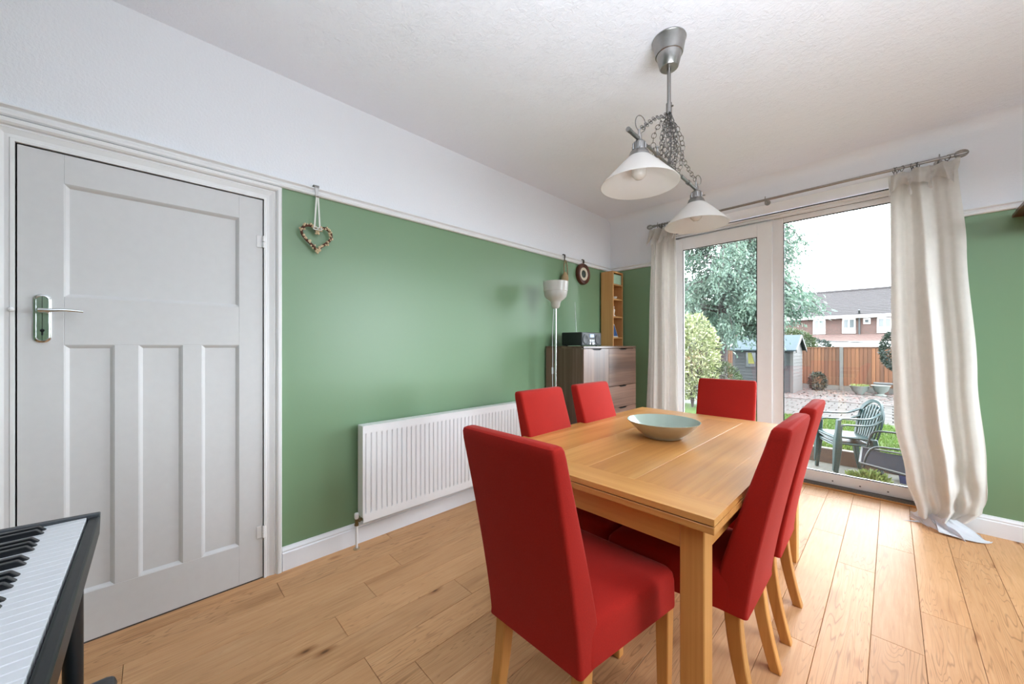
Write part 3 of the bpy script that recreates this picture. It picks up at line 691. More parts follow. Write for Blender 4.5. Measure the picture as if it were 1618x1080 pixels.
m = MB(); m.sphere((0.125, 3.665, 1.627), 0.014); build(m, 'head', M['ceramic'], fg, smooth=True)
m = MB(); a = radians(14)
m.obox([(0.135, 3.625, 1.296), (0.139, 3.625, 1.295), (0.139, 3.745, 1.295), (0.135, 3.745, 1.296), (0.095, 3.612, 1.443), (0.099, 3.612, 1.442), (0.099, 3.732, 1.442), (0.095, 3.732, 1.443)])
bk = build(m, 'picture_card', M['ceramic']); tag(bk, 'blue picture card leaning on the fourth shelf of the beech tower', 'card')
m = MB(); m.obox([(0.1390, 3.634, 1.308), (0.1396, 3.634, 1.308), (0.1396, 3.736, 1.308), (0.1390, 3.736, 1.308), (0.1005, 3.622, 1.434), (0.1011, 3.622, 1.434), (0.1011, 3.724, 1.434), (0.1005, 3.724, 1.434)])
build(m, 'print', M['blueprint'], bk)

# floor lamp
LP = (0.253, 2.50)
fp = thing('floor_lamp', 'slim uplighter floor lamp with white bowl shade beside the cabinet', 'lamp', (LP[0], LP[1], 0))
m = MB(); m.lathe([(0.0001, 0), (0.115, 0), (0.118, 0.006), (0.112, 0.014), (0.03, 0.022), (0.013, 0.035), (0.0001, 0.035)], (LP[0], LP[1], 0), 32); build(m, 'base', M['steel'], fp, smooth=True)
m = MB(); m.tube([(LP[0], LP[1], 0.03), (LP[0], LP[1], 1.53)], 0.0085, 12); build(m, 'pole', M['chrome'], fp, smooth=True)
m = MB(); pr = [(0.012, 1.520), (0.026, 1.526), (0.036, 1.542), (0.040, 1.568), (0.050, 1.588), (0.076, 1.606), (0.092, 1.624), (0.099, 1.650), (0.1005, 1.668), (0.103, 1.670), (0.109, 1.752), (0.106, 1.752), (0.099, 1.67), (0.088, 1.628), (0.045, 1.592), (0.020, 1.56)]
m.lathe(pr, (LP[0], LP[1], 0), 40); build(m, 'lamp_shade', M['shade'], fp, smooth=True)
cd = smoothpath([(LP[0]-0.012, LP[1]-0.010, 1.53), (LP[0]-0.022, LP[1]-0.016, 1.30), (LP[0]-0.016, LP[1]-0.020, 1.10), (LP[0]-0.024, LP[1]-0.014, 0.95), (LP[0]-0.016, LP[1]-0.012, 0.6), (LP[0]-0.020, LP[1]-0.012, 0.1), (LP[0]-0.05, LP[1]-0.10, 0.01), (LP[0]-0.15, LP[1]-0.16, 0.004)], 6)
m = MB(); m.tube(cd, 0.0028, 6); cdo = build(m, 'cord', M['ivory'], fp, smooth=True)
build(MB().box(LP[0]-0.031, LP[0]-0.015, LP[1]-0.024, LP[1]-0.010, 0.955, 1.015), 'switch', M['ivory'], cdo, bevel=0.004)

# ------------------------------------------------------------------ hangings on the picture rail
def rail_hook(y, parent, mat):
    m = MB(); pth = smoothpath([(0.006, y, RAIL+0.052), (0.018, y, RAIL+0.058), (0.027, y, RAIL+0.045), (0.026, y, RAIL+0.02), (0.024, y, RAIL-0.005), (0.030, y, RAIL-0.018), (0.040, y, RAIL-0.010)], 5)
    n = len(pth); R = []
    for i, p in enumerate(pth):
        w = 0.018-0.012*min(1, i/(n*0.55)); R.append([(p.x+a*0.0015, p.y+b*w, p.z+a*0.001) for a, b in ((-1, -1), (1, -1), (1, 1), (-1, 1))])
    m.rings(R); return build(m, 'hook', mat, parent, smooth=False)
hw = thing('heart_wreath', 'small twig and pod heart wreath hanging from a ribbon beside the door', 'wreath', (0.03, 0.66, 1.72))
rail_hook(0.663, hw, M['steel'])
def heart(t): # t 0..1 from the top notch round
    a = 2*pi*t; x = 16*sin(a)**3; y = 13*cos(a)-5*cos(2*a)-2*cos(3*a)-cos(4*a); return x/17.0*0.082, (y)/17.0*0.082
HC = 1.812
pts = [(0.030, 0.662+heart(i/48)[0], HC+heart(i/48)[1]) for i in range(48)]
m = MB(); m.tube(pts, 0.0075, 7, True); build(m, 'twig_ring', M['twig'], hw, smooth=True)
m = MB(); rr = random.Random(3)
for i in range(84):
    hx, hz = heart(i/84); a = rr.uniform(0, 2*pi); d = 0.0085
    m.sphere((0.030+abs(cos(a))*d*0.9, 0.662+hx+sin(a)*d, HC+hz+rr.uniform(-1, 1)*d), rr.uniform(0.004, 0.0075), 6, 4)
build(m, 'dried_pods', M['shell'], hw, smooth=True)
m = MB(); top = (0.034, 0.663, RAIL-0.012)
for s in (-1, 1):
    m.obox([(0.036, 0.662+s*0.014-0.004, 1.862), (0.037, 0.662+s*0.014-0.004, 1.862), (0.037, 0.662+s*0.014+0.004, 1.862), (0.036, 0.662+s*0.014+0.004, 1.862), (0.036, top[1]+s*0.004-0.004, top[2]), (0.037, top[1]+s*0.004-0.004, top[2]), (0.037, top[1]+s*0.004+0.004, top[2]), (0.036, top[1]+s*0.004+0.004, top[2])])
for s in (-1, 1): m.tube([(0.044+0.004*cos(a), 0.662+s*0.010+0.011*cos(a), 1.856+0.007*sin(a)) for a in [2*pi*i/12 for i in range(12)]], 0.0035, 5, True)
build(m, 'ribbon', M['ribbon'], hw)

hg = thing('rope_float', 'turned wooden float hanging on a rope loop above the floor lamp', 'ornament', (0.03, 2.92, 1.85))
rail_hook(2.921, hg, M['darkmetal'])
m = MB(); lp = [(0.036, 2.915, RAIL-0.005), (0.036, 2.898, 1.98), (0.04, 2.892, 1.93), (0.04, 2.905, 1.925), (0.036, 2.927, RAIL-0.005)]
m.tube(smoothpath([(0.036, 2.917, RAIL-0.006), (0.038, 2.898, 1.99), (0.04, 2.894, 1.91)], 5), 0.006, 6); m.tube(smoothpath([(0.036, 2.925, RAIL-0.006), (0.038, 2.944, 1.99), (0.04, 2.952, 1.86), (0.04, 2.948, 1.80)], 5), 0.006, 6)
build(m, 'rope', M['rope'], hg, smooth=True)
m = MB(); m.lathe([(0.0001, 1.925), (0.012, 1.922), (0.017, 1.908), (0.030, 1.888), (0.036, 1.864), (0.034, 1.838), (0.022, 1.815), (0.0001, 1.808)], (0.045, 2.900, 0), 18); build(m, 'float', M['driftwood'], hg, smooth=True)
ba = thing('barometer', 'round dark wooden barometer with cream dial ring on the green wall', 'barometer', (0.02, 3.245, 1.85))
rail_hook(3.243, ba, M['darkmetal'])
bz, by = 1.952, 3.245
m = MB(); m.lathe([(0.112, 0.003), (0.112, 0.02), (0.104, 0.036), (0.088, 0.040), (0.072, 0.034), (0.066, 0.026), (0.066, 0.003)], (0, by, bz), 40, 'X'); build(m, 'rim', M['darkwood'], ba, smooth=True)
m = MB(); m.lathe([(0.067, 0.024), (0.067, 0.030), (0.040, 0.027), (0.040, 0.020)], (0, by, bz), 40, 'X'); build(m, 'dial_ring', M['cream'], ba, smooth=True)
m = MB(); m.lathe([(0.0001, 0.030), (0.020, 0.029), (0.041, 0.024)], (0, by, bz), 32, 'X'); build(m, 'glass', M['dial'], ba, smooth=True)
m = MB(); m.tube([(0.024, by+0.012*cos(a), bz+0.124+0.012*sin(a)) for a in [2*pi*i/14 for i in range(14)]], 0.0025, 6, True); build(m, 'hanging_ring', M['brass'], ba)

# ------------------------------------------------------------------ pendant lamp
PX_, PY_ = 1.545, 1.752
pd = thing('pendant_light', 'two-shade nickel pendant light with looped chains above the table', 'pendant light', (PX_, PY_, H))
m = MB(); m.lathe([(0.0001, H), (0.074, H), (0.076, H-0.006), (0.072, H-0.012), (0.062, H-0.070), (0.060, H-0.074), (0.056, H-0.075), (0.042, H-0.132), (0.038, H-0.136), (0.0001, H-0.137)], (PX_, PY_, 0), 40); build(m, 'ceiling_rose', M['steel'], pd, smooth=True)
m = MB(); m.tube([(PX_, PY_, H-0.137), (PX_, PY_, 2.345)], 0.0085, 12); m.tube([(PX_, PY_, 2.30), (PX_, PY_, 2.348)], 0.013, 12); m.tube([(PX_+0.013, PY_, 2.33), (PX_+0.02, PY_, 2.33)], 0.004, 6); build(m, 'stem', M['midsteel'], pd, smooth=True)
BZ = 2.045; S1, S2 = (1.542, 1.462), (1.545, 2.10)
def bz(y): return 2.045+0.024*(2.10-y)/0.64
m = MB()
for xa_, a_, b_, r_ in ((1.543, 1.372, 2.155, 0.006), (1.542, 1.366, 1.385, 0.0095), (1.542, 1.39, 1.47, 0.0085), (1.544, 1.90, 2.10, 0.0085), (1.544, 1.985, 2.005, 0.012), (1.544, 1.62, 1.636, 0.011)): m.tube([(xa_, a_, bz(a_)), (xa_, b_, bz(b_))], r_, 12)
m.tube([(1.544, 1.628, bz(1.628)+0.005), (1.544, 1.628, bz(1.628)+0.035)], 0.0035, 6); m.tube([(1.544, 1.628, bz(1.628)+0.03), (1.544, 1.628, bz(1.628)+0.036)], 0.007, 8)
build(m, 'crossbar', M['midsteel'], pd, smooth=True)
for s in (S1, S2):
    dz = bz(s[1])-2.045
    m = MB(); m.lathe([(0.0001, 2.062), (0.010, 2.062), (0.012, 2.040), (0.024, 2.030), (0.027, 2.024), (0.027, 1.996), (0.037, 1.990), (0.045, 1.968), (0.043, 1.966), (0.0001, 1.990)], (s[0], s[1], dz), 28)
    for k in range(6):
        a = 2*pi*k/6; m.tube([(s[0]+0.028*cos(a), s[1]+0.028*sin(a), 1.998+dz), (s[0]+0.028*cos(a), s[1]+0.028*sin(a), 2.022+dz)], 0.004, 6)
    m.tube([(s[0], s[1], 2.062+dz), (s[0], s[1], 2.085+dz)], 0.005, 8)
    m.tube([(s[0]+0.03, s[1]+0.008, 2.005+dz), (s[0]+0.042, s[1]+0.010, 2.005+dz)], 0.004, 6)
    hd = build(m, 'lamp_holder', M['midsteel'], pd, smooth=True)
    m = MB(); o_ = [(0.040, 1.972), (0.052, 1.962), (0.085, 1.930), (0.120, 1.893), (0.154, 1.858), (0.158, 1.852)]
    i_ = [(0.156, 1.8515), (0.150, 1.857), (0.116, 1.891), (0.081, 1.927), (0.048, 1.959), (0.038, 1.967)]
    m.lathe(o_+i_, (s[0], s[1], dz), 48); build(m, 'lamp_shade', M['shade'], pd, smooth=True)
    m = MB(); m.lathe([(0.013, 1.975), (0.013, 1.950), (0.024, 1.935), (0.030, 1.912), (0.028, 1.892), (0.016, 1.878), (0.0001, 1.875)], (s[0], s[1], dz), 20); bl = build(m, 'bulb', M['bulb'], pd, smooth=True)
    m = MB(); m.lathe([(0.0001, 1.99), (0.0155, 1.99), (0.0165, 1.950), (0.0001, 1.950)], (s[0], s[1], dz), 16); build(m, 'bulb_cap', M['greyplastic'], bl, smooth=True)
# chain links (each its own piece, shared mesh)
lm = MB(); lpts = []
for i in range(14):
    a = 2*pi*i/14; lpts.append((0.0108*cos(a), 0, 0.0140*sin(a)))
lm.tube(lpts, 0.0014, 5, True)
l0 = build(lm, 'chain_link', M['chainsteel'], pd, smooth=True, local=True); lmesh = l0.data; bpy.data.objects.remove(l0)
def chain(pts, k0=0):
    P = smoothpath(pts, 16); d = 0.0; step = 0.0235; nxt = 0.0; k = k0
    for i in range(len(P)-1):
        seg = P[i+1]-P[i]; L = seg.length
        while nxt <= d+L:
            p = P[i]+seg*((nxt-d)/L); t = seg.normalized(); q = t.to_track_quat('Z', 'Y')
            e = (q @ Matrix.Rotation((pi/2)*(k % 2)+0.5, 3, 'Z').to_quaternion()).to_euler()
            piece(lmesh, 'chain_link', pd, p-pd.location, e); k += 1; nxt += step
        d += L
chain([(1.545, 1.745, 2.30), (1.540, 1.69, 2.262), (1.540, 1.62, 2.225), (1.541, 1.54, 2.165), (1.542, 1.472, 2.115)])
chain([(1.547, 1.760, 2.30), (1.550, 1.80, 2.24), (1.548, 1.86, 2.17), (1.546, 1.98, 2.12), (1.545, 2.095, 2.09)])
for dx, dy, zb in ((-0.028, -0.058, 2.045), (0.026, -0.034, 2.02), (-0.020, 0.004, 2.00), (0.028, 0.030, 2.03), (0.0, -0.012, 2.06), (-0.004, 0.046, 2.06)):
    z1_ = 2.285
    chain([(PX_+dx*0.3, PY_+dy*0.3-0.006, z1_), (PX_+dx-0.012, PY_+dy-0.016, 2.18), (PX_+dx-0.008, PY_+dy-0.010, zb+0.03), (PX_+dx, PY_+dy, zb), (PX_+dx+0.010, PY_+dy+0.012, zb+0.03), (PX_+dx+0.014, PY_+dy+0.018, 2.17), (PX_+dx*0.4, PY_+dy*0.4+0.008, 2.27)])
def wire(c_, r, tail, nm='wire_loop'):
    m = MB(); pts = [(c_[0]+0.3*r*cos(a), c_[1]+r*cos(a)*0.9, c_[2]+r*1.15*sin(a)) for a in [-pi/2+0.35+(2*pi-0.7)*i/20 for i in range(21)]]
    m.tube([tail]+pts+[tail], 0.0018, 6); build(m, nm, M['chainsteel'], pd, smooth=True)
wire((1.542, 1.474, 2.138), 0.030, (1.542, 1.462, 2.085)); wire((1.546, 2.130, 2.104), 0.022, (1.545, 2.105, 2.075))
m = MB(); m.tube(smoothpath([(1.546, 1.765, 2.32), (1.552, 1.80, 2.27), (1.555, 1.86, 2.20), (1.552, 1.87, 2.13), (1.548, 1.83, 2.09)], 6), 0.0018, 6); m.tube(smoothpath([(1.546, 1.755, 2.31), (1.55, 1.765, 2.2), (1.546, 1.76, 2.05)], 6), 0.0025, 6); build(m, 'cable', M['chainsteel'], pd, smooth=True)

# ------------------------------------------------------------------ curtain rod and curtains
RODY, RODZ = 3.725, 2.436
rod = thing('curtain_rod', 'thin metal curtain rod with ring finials above the garden doors', 'curtain rod', (1.56, RODY, RODZ))
m = MB(); m.tube([(0.565, RODY, RODZ), (2.545, RODY, RODZ)], 0.010, 14); build(m, 'pole', M['steel'], rod, smooth=True)
for x, s in ((0.545, -1), (2.565, 1)):
    m = MB(); m.tube([(x-s*0.03, RODY, RODZ), (x-s*0.004, RODY, RODZ)], 0.0135, 12); cxx = x+s*0.026
    for k in range(3):
        th = pi*k/3; m.tube([(cxx+0.030*cos(a), RODY+0.022*sin(a)*cos(th), RODZ+0.022*sin(a)*sin(th)) for a in [2*pi*i/18 for i in range(18)]], 0.0032, 6, True)
    build(m, 'finial', M['steel'], rod, smooth=True)
for x in (0.60, 1.531, 2.50):
    m = MB(); m.tube([(x, YF-0.001, RODZ), (x, RODY, RODZ)], 0.006, 10); m.tube([(x, YF-0.001, RODZ), (x, YF-0.008, RODZ)], 0.022, 16); m.tube([(x, RODY+0.013*cos(a), RODZ+0.013*sin(a)) for a in [2*pi*i/14 for i in range(14)]], 0.003, 6, True); m.tube([(x, RODY, RODZ-0.012), (x, RODY, RODZ-0.032)], 0.004, 8); m.tube([(x, RODY, RODZ+0.012), (x, RODY, RODZ+0.030)], 0.003, 8)
    build(m, 'bracket', M['steel'], rod, smooth=True)

def sheet(nm, mats, parent, fn, nu, nv, th=0.003):
    return build(MB().grid(fn, nu, nv), nm, mats, parent, smooth=True, solid=th, recalc=False)
def lerp(a, b, t): return a+(b-a)*t
def interp(tab, v):
    for (a, x), (b, y) in zip(tab[:-1], tab[1:]):
        if v <= b: 
            t = (v-a)/(b-a); t = t*t*(3-2*t); return x+(y-x)*t
    return tab[-1][1]
def folds(u, seeds): return sum(a*sin(2*pi*f*u+p) for a, f, p in seeds)
ringm = MB(); ringm.tube([(0, 0.017*cos(a), 0.017*sin(a)) for a in [2*pi*i/18 for i in range(18)]], 0.0022, 6, True); ringm.tube([(0, 0, -0.017), (0, 0, -0.030)], 0.0018, 5)
r0 = build(ringm, 'curtain_ring', M['chainsteel'], None, smooth=True); ringmesh = r0.data; bpy.data.objects.remove(r0)
def curtain(label, xl, xr, amp, seeds, ztop, zbot, yoff, rings, frill_seeds, crumple=0.0, flat=0.0):
    cu = thing('curtain', label, 'curtain', (lerp(xl[0][1], xr[0][1], 0.5), RODY, 0), group='curtains either side of the garden doors')
    def P(u, v):
        z = lerp(ztop(u), zbot(u), v); f = folds(u+0.03*sin(3*v+u*4), seeds)*(1-flat*min(1, max(0, (u-0.60)/0.18)))
        x = lerp(interp(xl, v), interp(xr, v), u)+0.10*f*interp(amp, v)*(1-v)
        y = RODY+interp(yoff, v)+f*interp(amp, v)+crumple*max(0, v-0.80)/0.2*(0.5*sin(23*u+30*v)*sin(9*u-41*v)+0.5*sin(14*u-55*v+2))
        return (x, y, z)
    sheet('drape', M['linen'], cu, P, 120, 70)
    def Q(u, v):
        uu = -0.04+1.08*u; p = P(min(max(uu, 0), 1), 0.0); fr = folds(u, frill_seeds); k = v**1.1; f2 = folds(u, [(a, f, ph+1.3) for a, f, ph in frill_seeds])
        x = p[0]+(uu-min(max(uu, 0), 1))*0.35+0.022*f2*k; y = p[1]-0.006-0.016*sin(min(v*4, pi/2))-0.052*k-0.060*k*fr
        return (x, y, p[2]+0.010*sin(pi*min(1, v*5))-(0.130+0.050*fr)*v)
    sheet('heading_frill', M['linen'], cu, Q, 140, 18, 0.002)
    for x, tilt in rings: piece(ringmesh, 'curtain_ring', cu, Vector((x, RODY, RODZ-0.006))-cu.location, (0.0, 0.0, tilt))
    return cu
cl = curtain('cream linen curtain left of the garden doors, beside the shelf tower',
    [(0, 0.527), (0.4, 0.505), (1, 0.462)], [(0, 0.800), (0.3, 0.812), (0.7, 0.835), (1, 0.905)],
    [(0, 0.022), (0.15, 0.034), (1, 0.050)], [(0.8, 2.7, 0.4), (0.4, 4.6, 1.9), (0.2, 7.3, 3.0)],
    lambda u: 2.405-0.012*abs(sin(6*u*pi)), lambda u: 0.012, [(0, 0.0), (1, -0.02)],
    [(0.62, 0.3), (0.64, 0.6), (0.655, -0.4), (0.675, 0.2), (0.70, 0.5), (0.73, -0.3)], [(0.9, 4.3, 0.2), (0.4, 8.0, 1.1)])
cr = curtain('cream linen curtain right of the garden doors, gathered onto the floor',
    [(0, 2.270), (0.45, 2.277), (0.72, 2.292), (0.9, 2.350), (1, 2.405)], [(0, 2.575), (0.25, 2.612), (0.6, 2.655), (0.84, 2.692), (0.93, 2.694), (0.97, 2.675), (1, 2.615)],
    [(0, 0.022), (0.12, 0.034), (0.6, 0.050), (0.85, 0.050), (1, 0.030)], [(0.66, 2.9, 2.0), (0.42, 1.4, 0.4), (0.22, 5.0, 1.4), (0.06, 9.3, 0.2)],
    lambda u: 2.402-0.014*abs(sin(5*u*pi))+0.012*u, lambda u: 0.045+0.03*u, [(0, 0.0), (0.7, -0.015), (0.9, -0.035), (1, 0.0)],
    [(2.29, 0.3), (2.305, -0.5), (2.33, 0.6), (2.375, -0.3), (2.39, 0.5), (2.40, 0.1), (2.405, -0.4), (2.535, 0.7)], [(0.9, 3.6, 0.9), (0.45, 6.4, 2.2)], 0.034, 0.62)
# white lining trailing on the floor under the right curtain: a crumpled bunch and a flat tongue
def bunch(u, v):
    cx, cy = lerp(2.400, 2.545, u), lerp(3.760, 3.640, u); nx, ny = 0.55, -0.83
    ph = 2*pi*3.1*u+0.9*sin(5*u)+1.0*v
    hgt = (0.040+0.042*(0.5+0.5*sin(ph)))*(1-v**2.2)*interp([(0, 0.04), (0.22, 1), (0.8, 1), (1, 0.7)], u)+0.008*sin(2*pi*6.7*u-3*v)*sin(pi*v)
    o_ = -0.075+0.140*v*(1+0.16*sin(ph+0.5))
    return (cx+nx*o_+0.006*sin(ph+1.2), cy+ny*o_, max(0.003, 0.003+hgt))
def tongue(u, v):
    cx, cy = lerp(2.46, 2.668, u), lerp(3.700, 3.672, u)
    w = 0.105*sqrt(max(0.0, 1-max(0, (u-0.30)/0.70)**2.4))+0.003
    t = 2*v-1
    z = 0.004+0.085*(1-u)**1.0*(0.5+0.5*t)**0.8+0.012*max(0, abs(t)-0.75)/0.25*(1-0.5*u)+0.010*max(0, sin(2*pi*(0.8*u+1.3*v)+0.6))*(1-t*t)*(1-0.6*u)
    return (cx+0.10*w*t+0.02*(1-t), cy+0.99*w*t, max(0.003, z))
tag(sheet('lining_hem', M['lining'], cr, bunch, 100, 22, 0.0022), 'white cotton lining bunched on the floor')
tag(sheet('lining_hem', M['lining'], cr, tongue, 60, 24, 0.0022), 'white cotton lining trailing flat on the floor')

# ------------------------------------------------------------------ digital piano at lower left
PZ = 0.781
pn = thing('digital_piano', 'black digital piano keyboard in the lower left foreground', 'piano', (1.40, -0.25, PZ))
KX0 = 0.894; pitch = 0.0235; NW = 43; KX1 = KX0+NW*pitch; KF, KB = -0.116, -0.268
m = MB(); m.rings([[(x, y, z) for y, z in ((-0.094, PZ-0.005), (-0.0955, PZ-0.052), (-0.11, PZ-0.060), (-0.42, PZ-0.060), (-0.42, PZ+0.045), (-0.30, PZ+0.045), (-0.272, PZ+0.018), (-0.272, PZ-0.022), (-0.1135, PZ-0.022), (-0.1135, PZ-0.006), (-0.110, PZ-0.003), (-0.098, PZ-0.003))] for x in (KX0-0.0005, KX1+0.0005)])
build(m, 'body', M['black'], pn, bevel=0.0015)
for a, b in ((KX0-0.0145, KX0-0.0008), (KX1+0.0008, KX1+0.0145)):
    m = MB(); m.rings([[(x, y, z) for y, z in ((-0.0935, PZ+0.004), (-0.0955, PZ-0.053), (-0.11, PZ-0.061), (-0.422, PZ-0.061), (-0.422, PZ+0.047), (-0.30, PZ+0.047), (-0.265, PZ+0.012))] for x in (a, b)])
    build(m, 'end_cheek', M['greyplastic'], pn, bevel=0.002)
wm = MB(); wm.box(-pitch/2+0.0005, pitch/2-0.0005, KB-(KF), 0, -0.018, 0.0); w0 = build(wm, 'white_key', M['ivory'], None, bevel=0.0012); wme = w0.data; bpy.data.objects.remove(w0)
km = MB(); km.rings([[(s*(0.0062-0.0012*k), y, z) for s, y, z, k in ((-1, KB-KF+0.002, -0.004, 0), (-1, 0-0.056, -0.004, 0), (-1, -0.058-0.012, 0.0115, 1), (-1, KB-KF+0.002, 0.0115, 1))], [(s*(0.0062-0.0012*k), y, z) for s, y, z, k in ((1, KB-KF+0.002, -0.004, 0), (1, 0-0.056, -0.004, 0), (1, -0.058-0.012, 0.0115, 1), (1, KB-KF+0.002, 0.0115, 1))]])
k0 = build(km, 'black_key', M['blackgloss'], None, bevel=0.0012); kme = k0.data; bpy.data.objects.remove(k0)
names = 'EDCBAGF'   # from the far treble end towards the bass
for i in range(NW):
    piece(wme, 'white_key', pn, Vector((KX0+pitch*(i+0.5), KF, PZ))-pn.location)
    if names[i % 7] in 'EDBAG' and i < NW-1:
        piece(kme, 'black_key', pn, Vector((KX0+pitch*(i+1), KF, PZ))-pn.location)
st = thing('keyboard_stand', 'black tubular stand holding up the digital piano', 'stand', (1.4, -0.25, 0))
zt_ = PZ-0.062
for x in (0.925, 1.87):
    for y in (-0.135, -0.37):
        m = MB(); m.tube([(x, y, 0.0), (x, y, zt_)], 0.017, 14); build(m, 'leg', M['black'], st, smooth=True)
    m = MB(); m.box(x-0.014, x+0.014, -0.40, -0.11, zt_-0.022, zt_-0.0005); build(m, 'support_arm', M['black'], st, bevel=0.003)
    m = MB(); m.tube([(x, -0.37, 0.28), (x, -0.135, 0.28)], 0.011, 10); build(m, 'cross_bar', M['black'], st, smooth=True)
m = MB(); m.tube([(0.925, -0.37, 0.55), (1.87, -0.37, 0.55)], 0.013, 10); build(m, 'cross_bar', M['black'], st, smooth=True)
m = MB(); m.tube([(0.925, -0.120, 0.690), (0.925, -0.106, 0.690)], 0.006, 8); build(m, 'clamp_knob', M['chrome'], st, smooth=True)
bn = thing('piano_bench', 'black padded bench end tucked under the digital piano', 'bench', (1.2, -0.17, 0))
m = MB(); m.box(0.966, 1.44, -0.335, -0.060, 0.365, 0.418); build(m, 'padded_seat', M['vinyl'], bn, bevel=0.018, seg=3, smooth=True)
build(MB().box(0.985, 1.42, -0.32, -0.075, 0.335, 0.365), 'seat_frame', M['black'], bn, bevel=0.002)
for x in (1.01, 1.395):
    for y in (-0.30, -0.095):
        build(MB().box(x-0.015, x+0.015, y-0.015, y+0.015, 0, 0.335), 'leg', M['black'], bn, bevel=0.002)

# ------------------------------------------------------------------ wall shelf entering at the right edge
sh = thing('wall_shelf', 'dark brown wooden shelf just entering at the right edge of the view', 'shelf', (3.0, 3.58, 1.993))
build(MB().box(2.797, 3.25, 3.45, 3.70, 1.993, 2.015), 'shelf_board', M['darkwood'], sh, bevel=0.002)
for x in (2.90, 3.15): build(MB().box(x-0.01, x+0.01, 3.66, YF-0.001, 1.90, 1.993), 'bracket', M['darkwood'], sh, bevel=0.002)
build(MB().box(2.80, 3.25, 3.70, YF-0.001, 1.995, 2.013), 'shelf_board', M['darkwood'], sh)

# ================================================================== the garden
GZ = -0.35
def lz(y): return -0.17-0.0233*(y-6.4)
gm = MB(); gm.box(-60, 60, -60, 90, -1.4, -0.95); setting('ground_base', gm, M['soil'], 'bare ground stretching beyond the garden', 'ground')
pt = MB(); pt.box(-6, 8, YF+T, 6.40, GZ-0.2, GZ); setting('patio', pt, M['patio'], 'weathered grey patio outside the garden doors', 'patio')
sl = thing('timber_sleeper', 'brown timber edging board between the patio and the lawn', 'edging', (1.0, 6.44, GZ))
for x in (-5.4, -3.0, -0.6, 1.8, 4.2):
    o = build(MB().box(x, x+2.395, 6.40, 6.49, GZ, -0.168, 0), 'board', M['sleeper'], sl, bevel=0.004)
    build(MB().box(x, x+2.395, 6.402, 6.495, -0.168, -0.160), 'cap', M['sleepertop'], o, bevel=0.001)
def slab(x0, x1, ya, yb, dz=0.0):
    m = MB(); v = [(x0, ya, -1.0), (x1, ya, -1.0), (x1, yb, -1.0), (x0, yb, -1.0), (x0, ya, lz(ya)+dz), (x1, ya, lz(ya)+dz), (x1, yb, lz(yb)+dz), (x0, yb, lz(yb)+dz)]; return m.obox(v)
lawn = setting('lawn', slab(-8, 9, 6.49, 9.6), M['grass'], 'green lawn beyond the patio', 'lawn')
m = MB(); rr = random.Random(11)
for i in range(14000):
    y = 6.51+3.08*rr.random()**1.2; x = rr.uniform(0.6, 2.75)-0.16*(y-6.4); z = lz(y); a = rr.uniform(0, pi); h = rr.uniform(0.02, 0.05); w = 0.004
    dx, dy = w*cos(a), w*sin(a); tx, ty = rr.uniform(-0.015, 0.015), rr.uniform(-0.015, 0.015)
    m.addf([(x-dx, y-dy, z), (x+dx, y+dy, z), (x+tx, y+ty, z+h)], [(0, 1, 2)])
gb = build(m, 'grass_blades', M['blade'], lawn, recalc=False); gb['kind'] = 'stuff'
pv = setting('garden_path', slab(-8, 9, 9.6, 13.4, -0.03), M['patio'], 'grey paved area beyond the lawn', 'paving')
sm = MB(); sm.box(-0.145, 0.145, -0.145, 0.145, -0.03, 0.004); s0 = build(sm, 'paving_stone', M['stone'], None, bevel=0.006); sme = s0.data; bpy.data.objects.remove(s0)
rr = random.Random(4)
for j in range(12):
    y = 9.76+0.305*j
    for i in range(11):
        x = -0.75+0.305*i+(0.15 if j % 2 else 0)
        piece(sme, 'paving_stone', pv, (x, y, lz(y)-0.004+rr.uniform(-0.003, 0.003)), (-0.0233, 0, rr.uniform(-0.02, 0.02)))
soil = setting('flower_bed', slab(-14, 14, 13.4, 22), M['soil'], 'bare leaf strewn bed in front of the fence', 'flower bed')
m = MB()
for i in range(900):
    y = rr.uniform(13.45, 17.6); x = rr.uniform(-1.6, 2.8); z = lz(y)+0.006; a = rr.uniform(0, 2*pi); w = rr.uniform(0.02, 0.05)
    m.addf([(x+w*cos(a+k*pi/2), y+w*sin(a+k*pi/2)*0.7, z+rr.uniform(0, 0.03)) for k in range(4)], [(0, 1, 2, 3)])
build(m, 'fallen_leaves', M['pinktile'], soil, recalc=False)['kind'] = 'stuff'

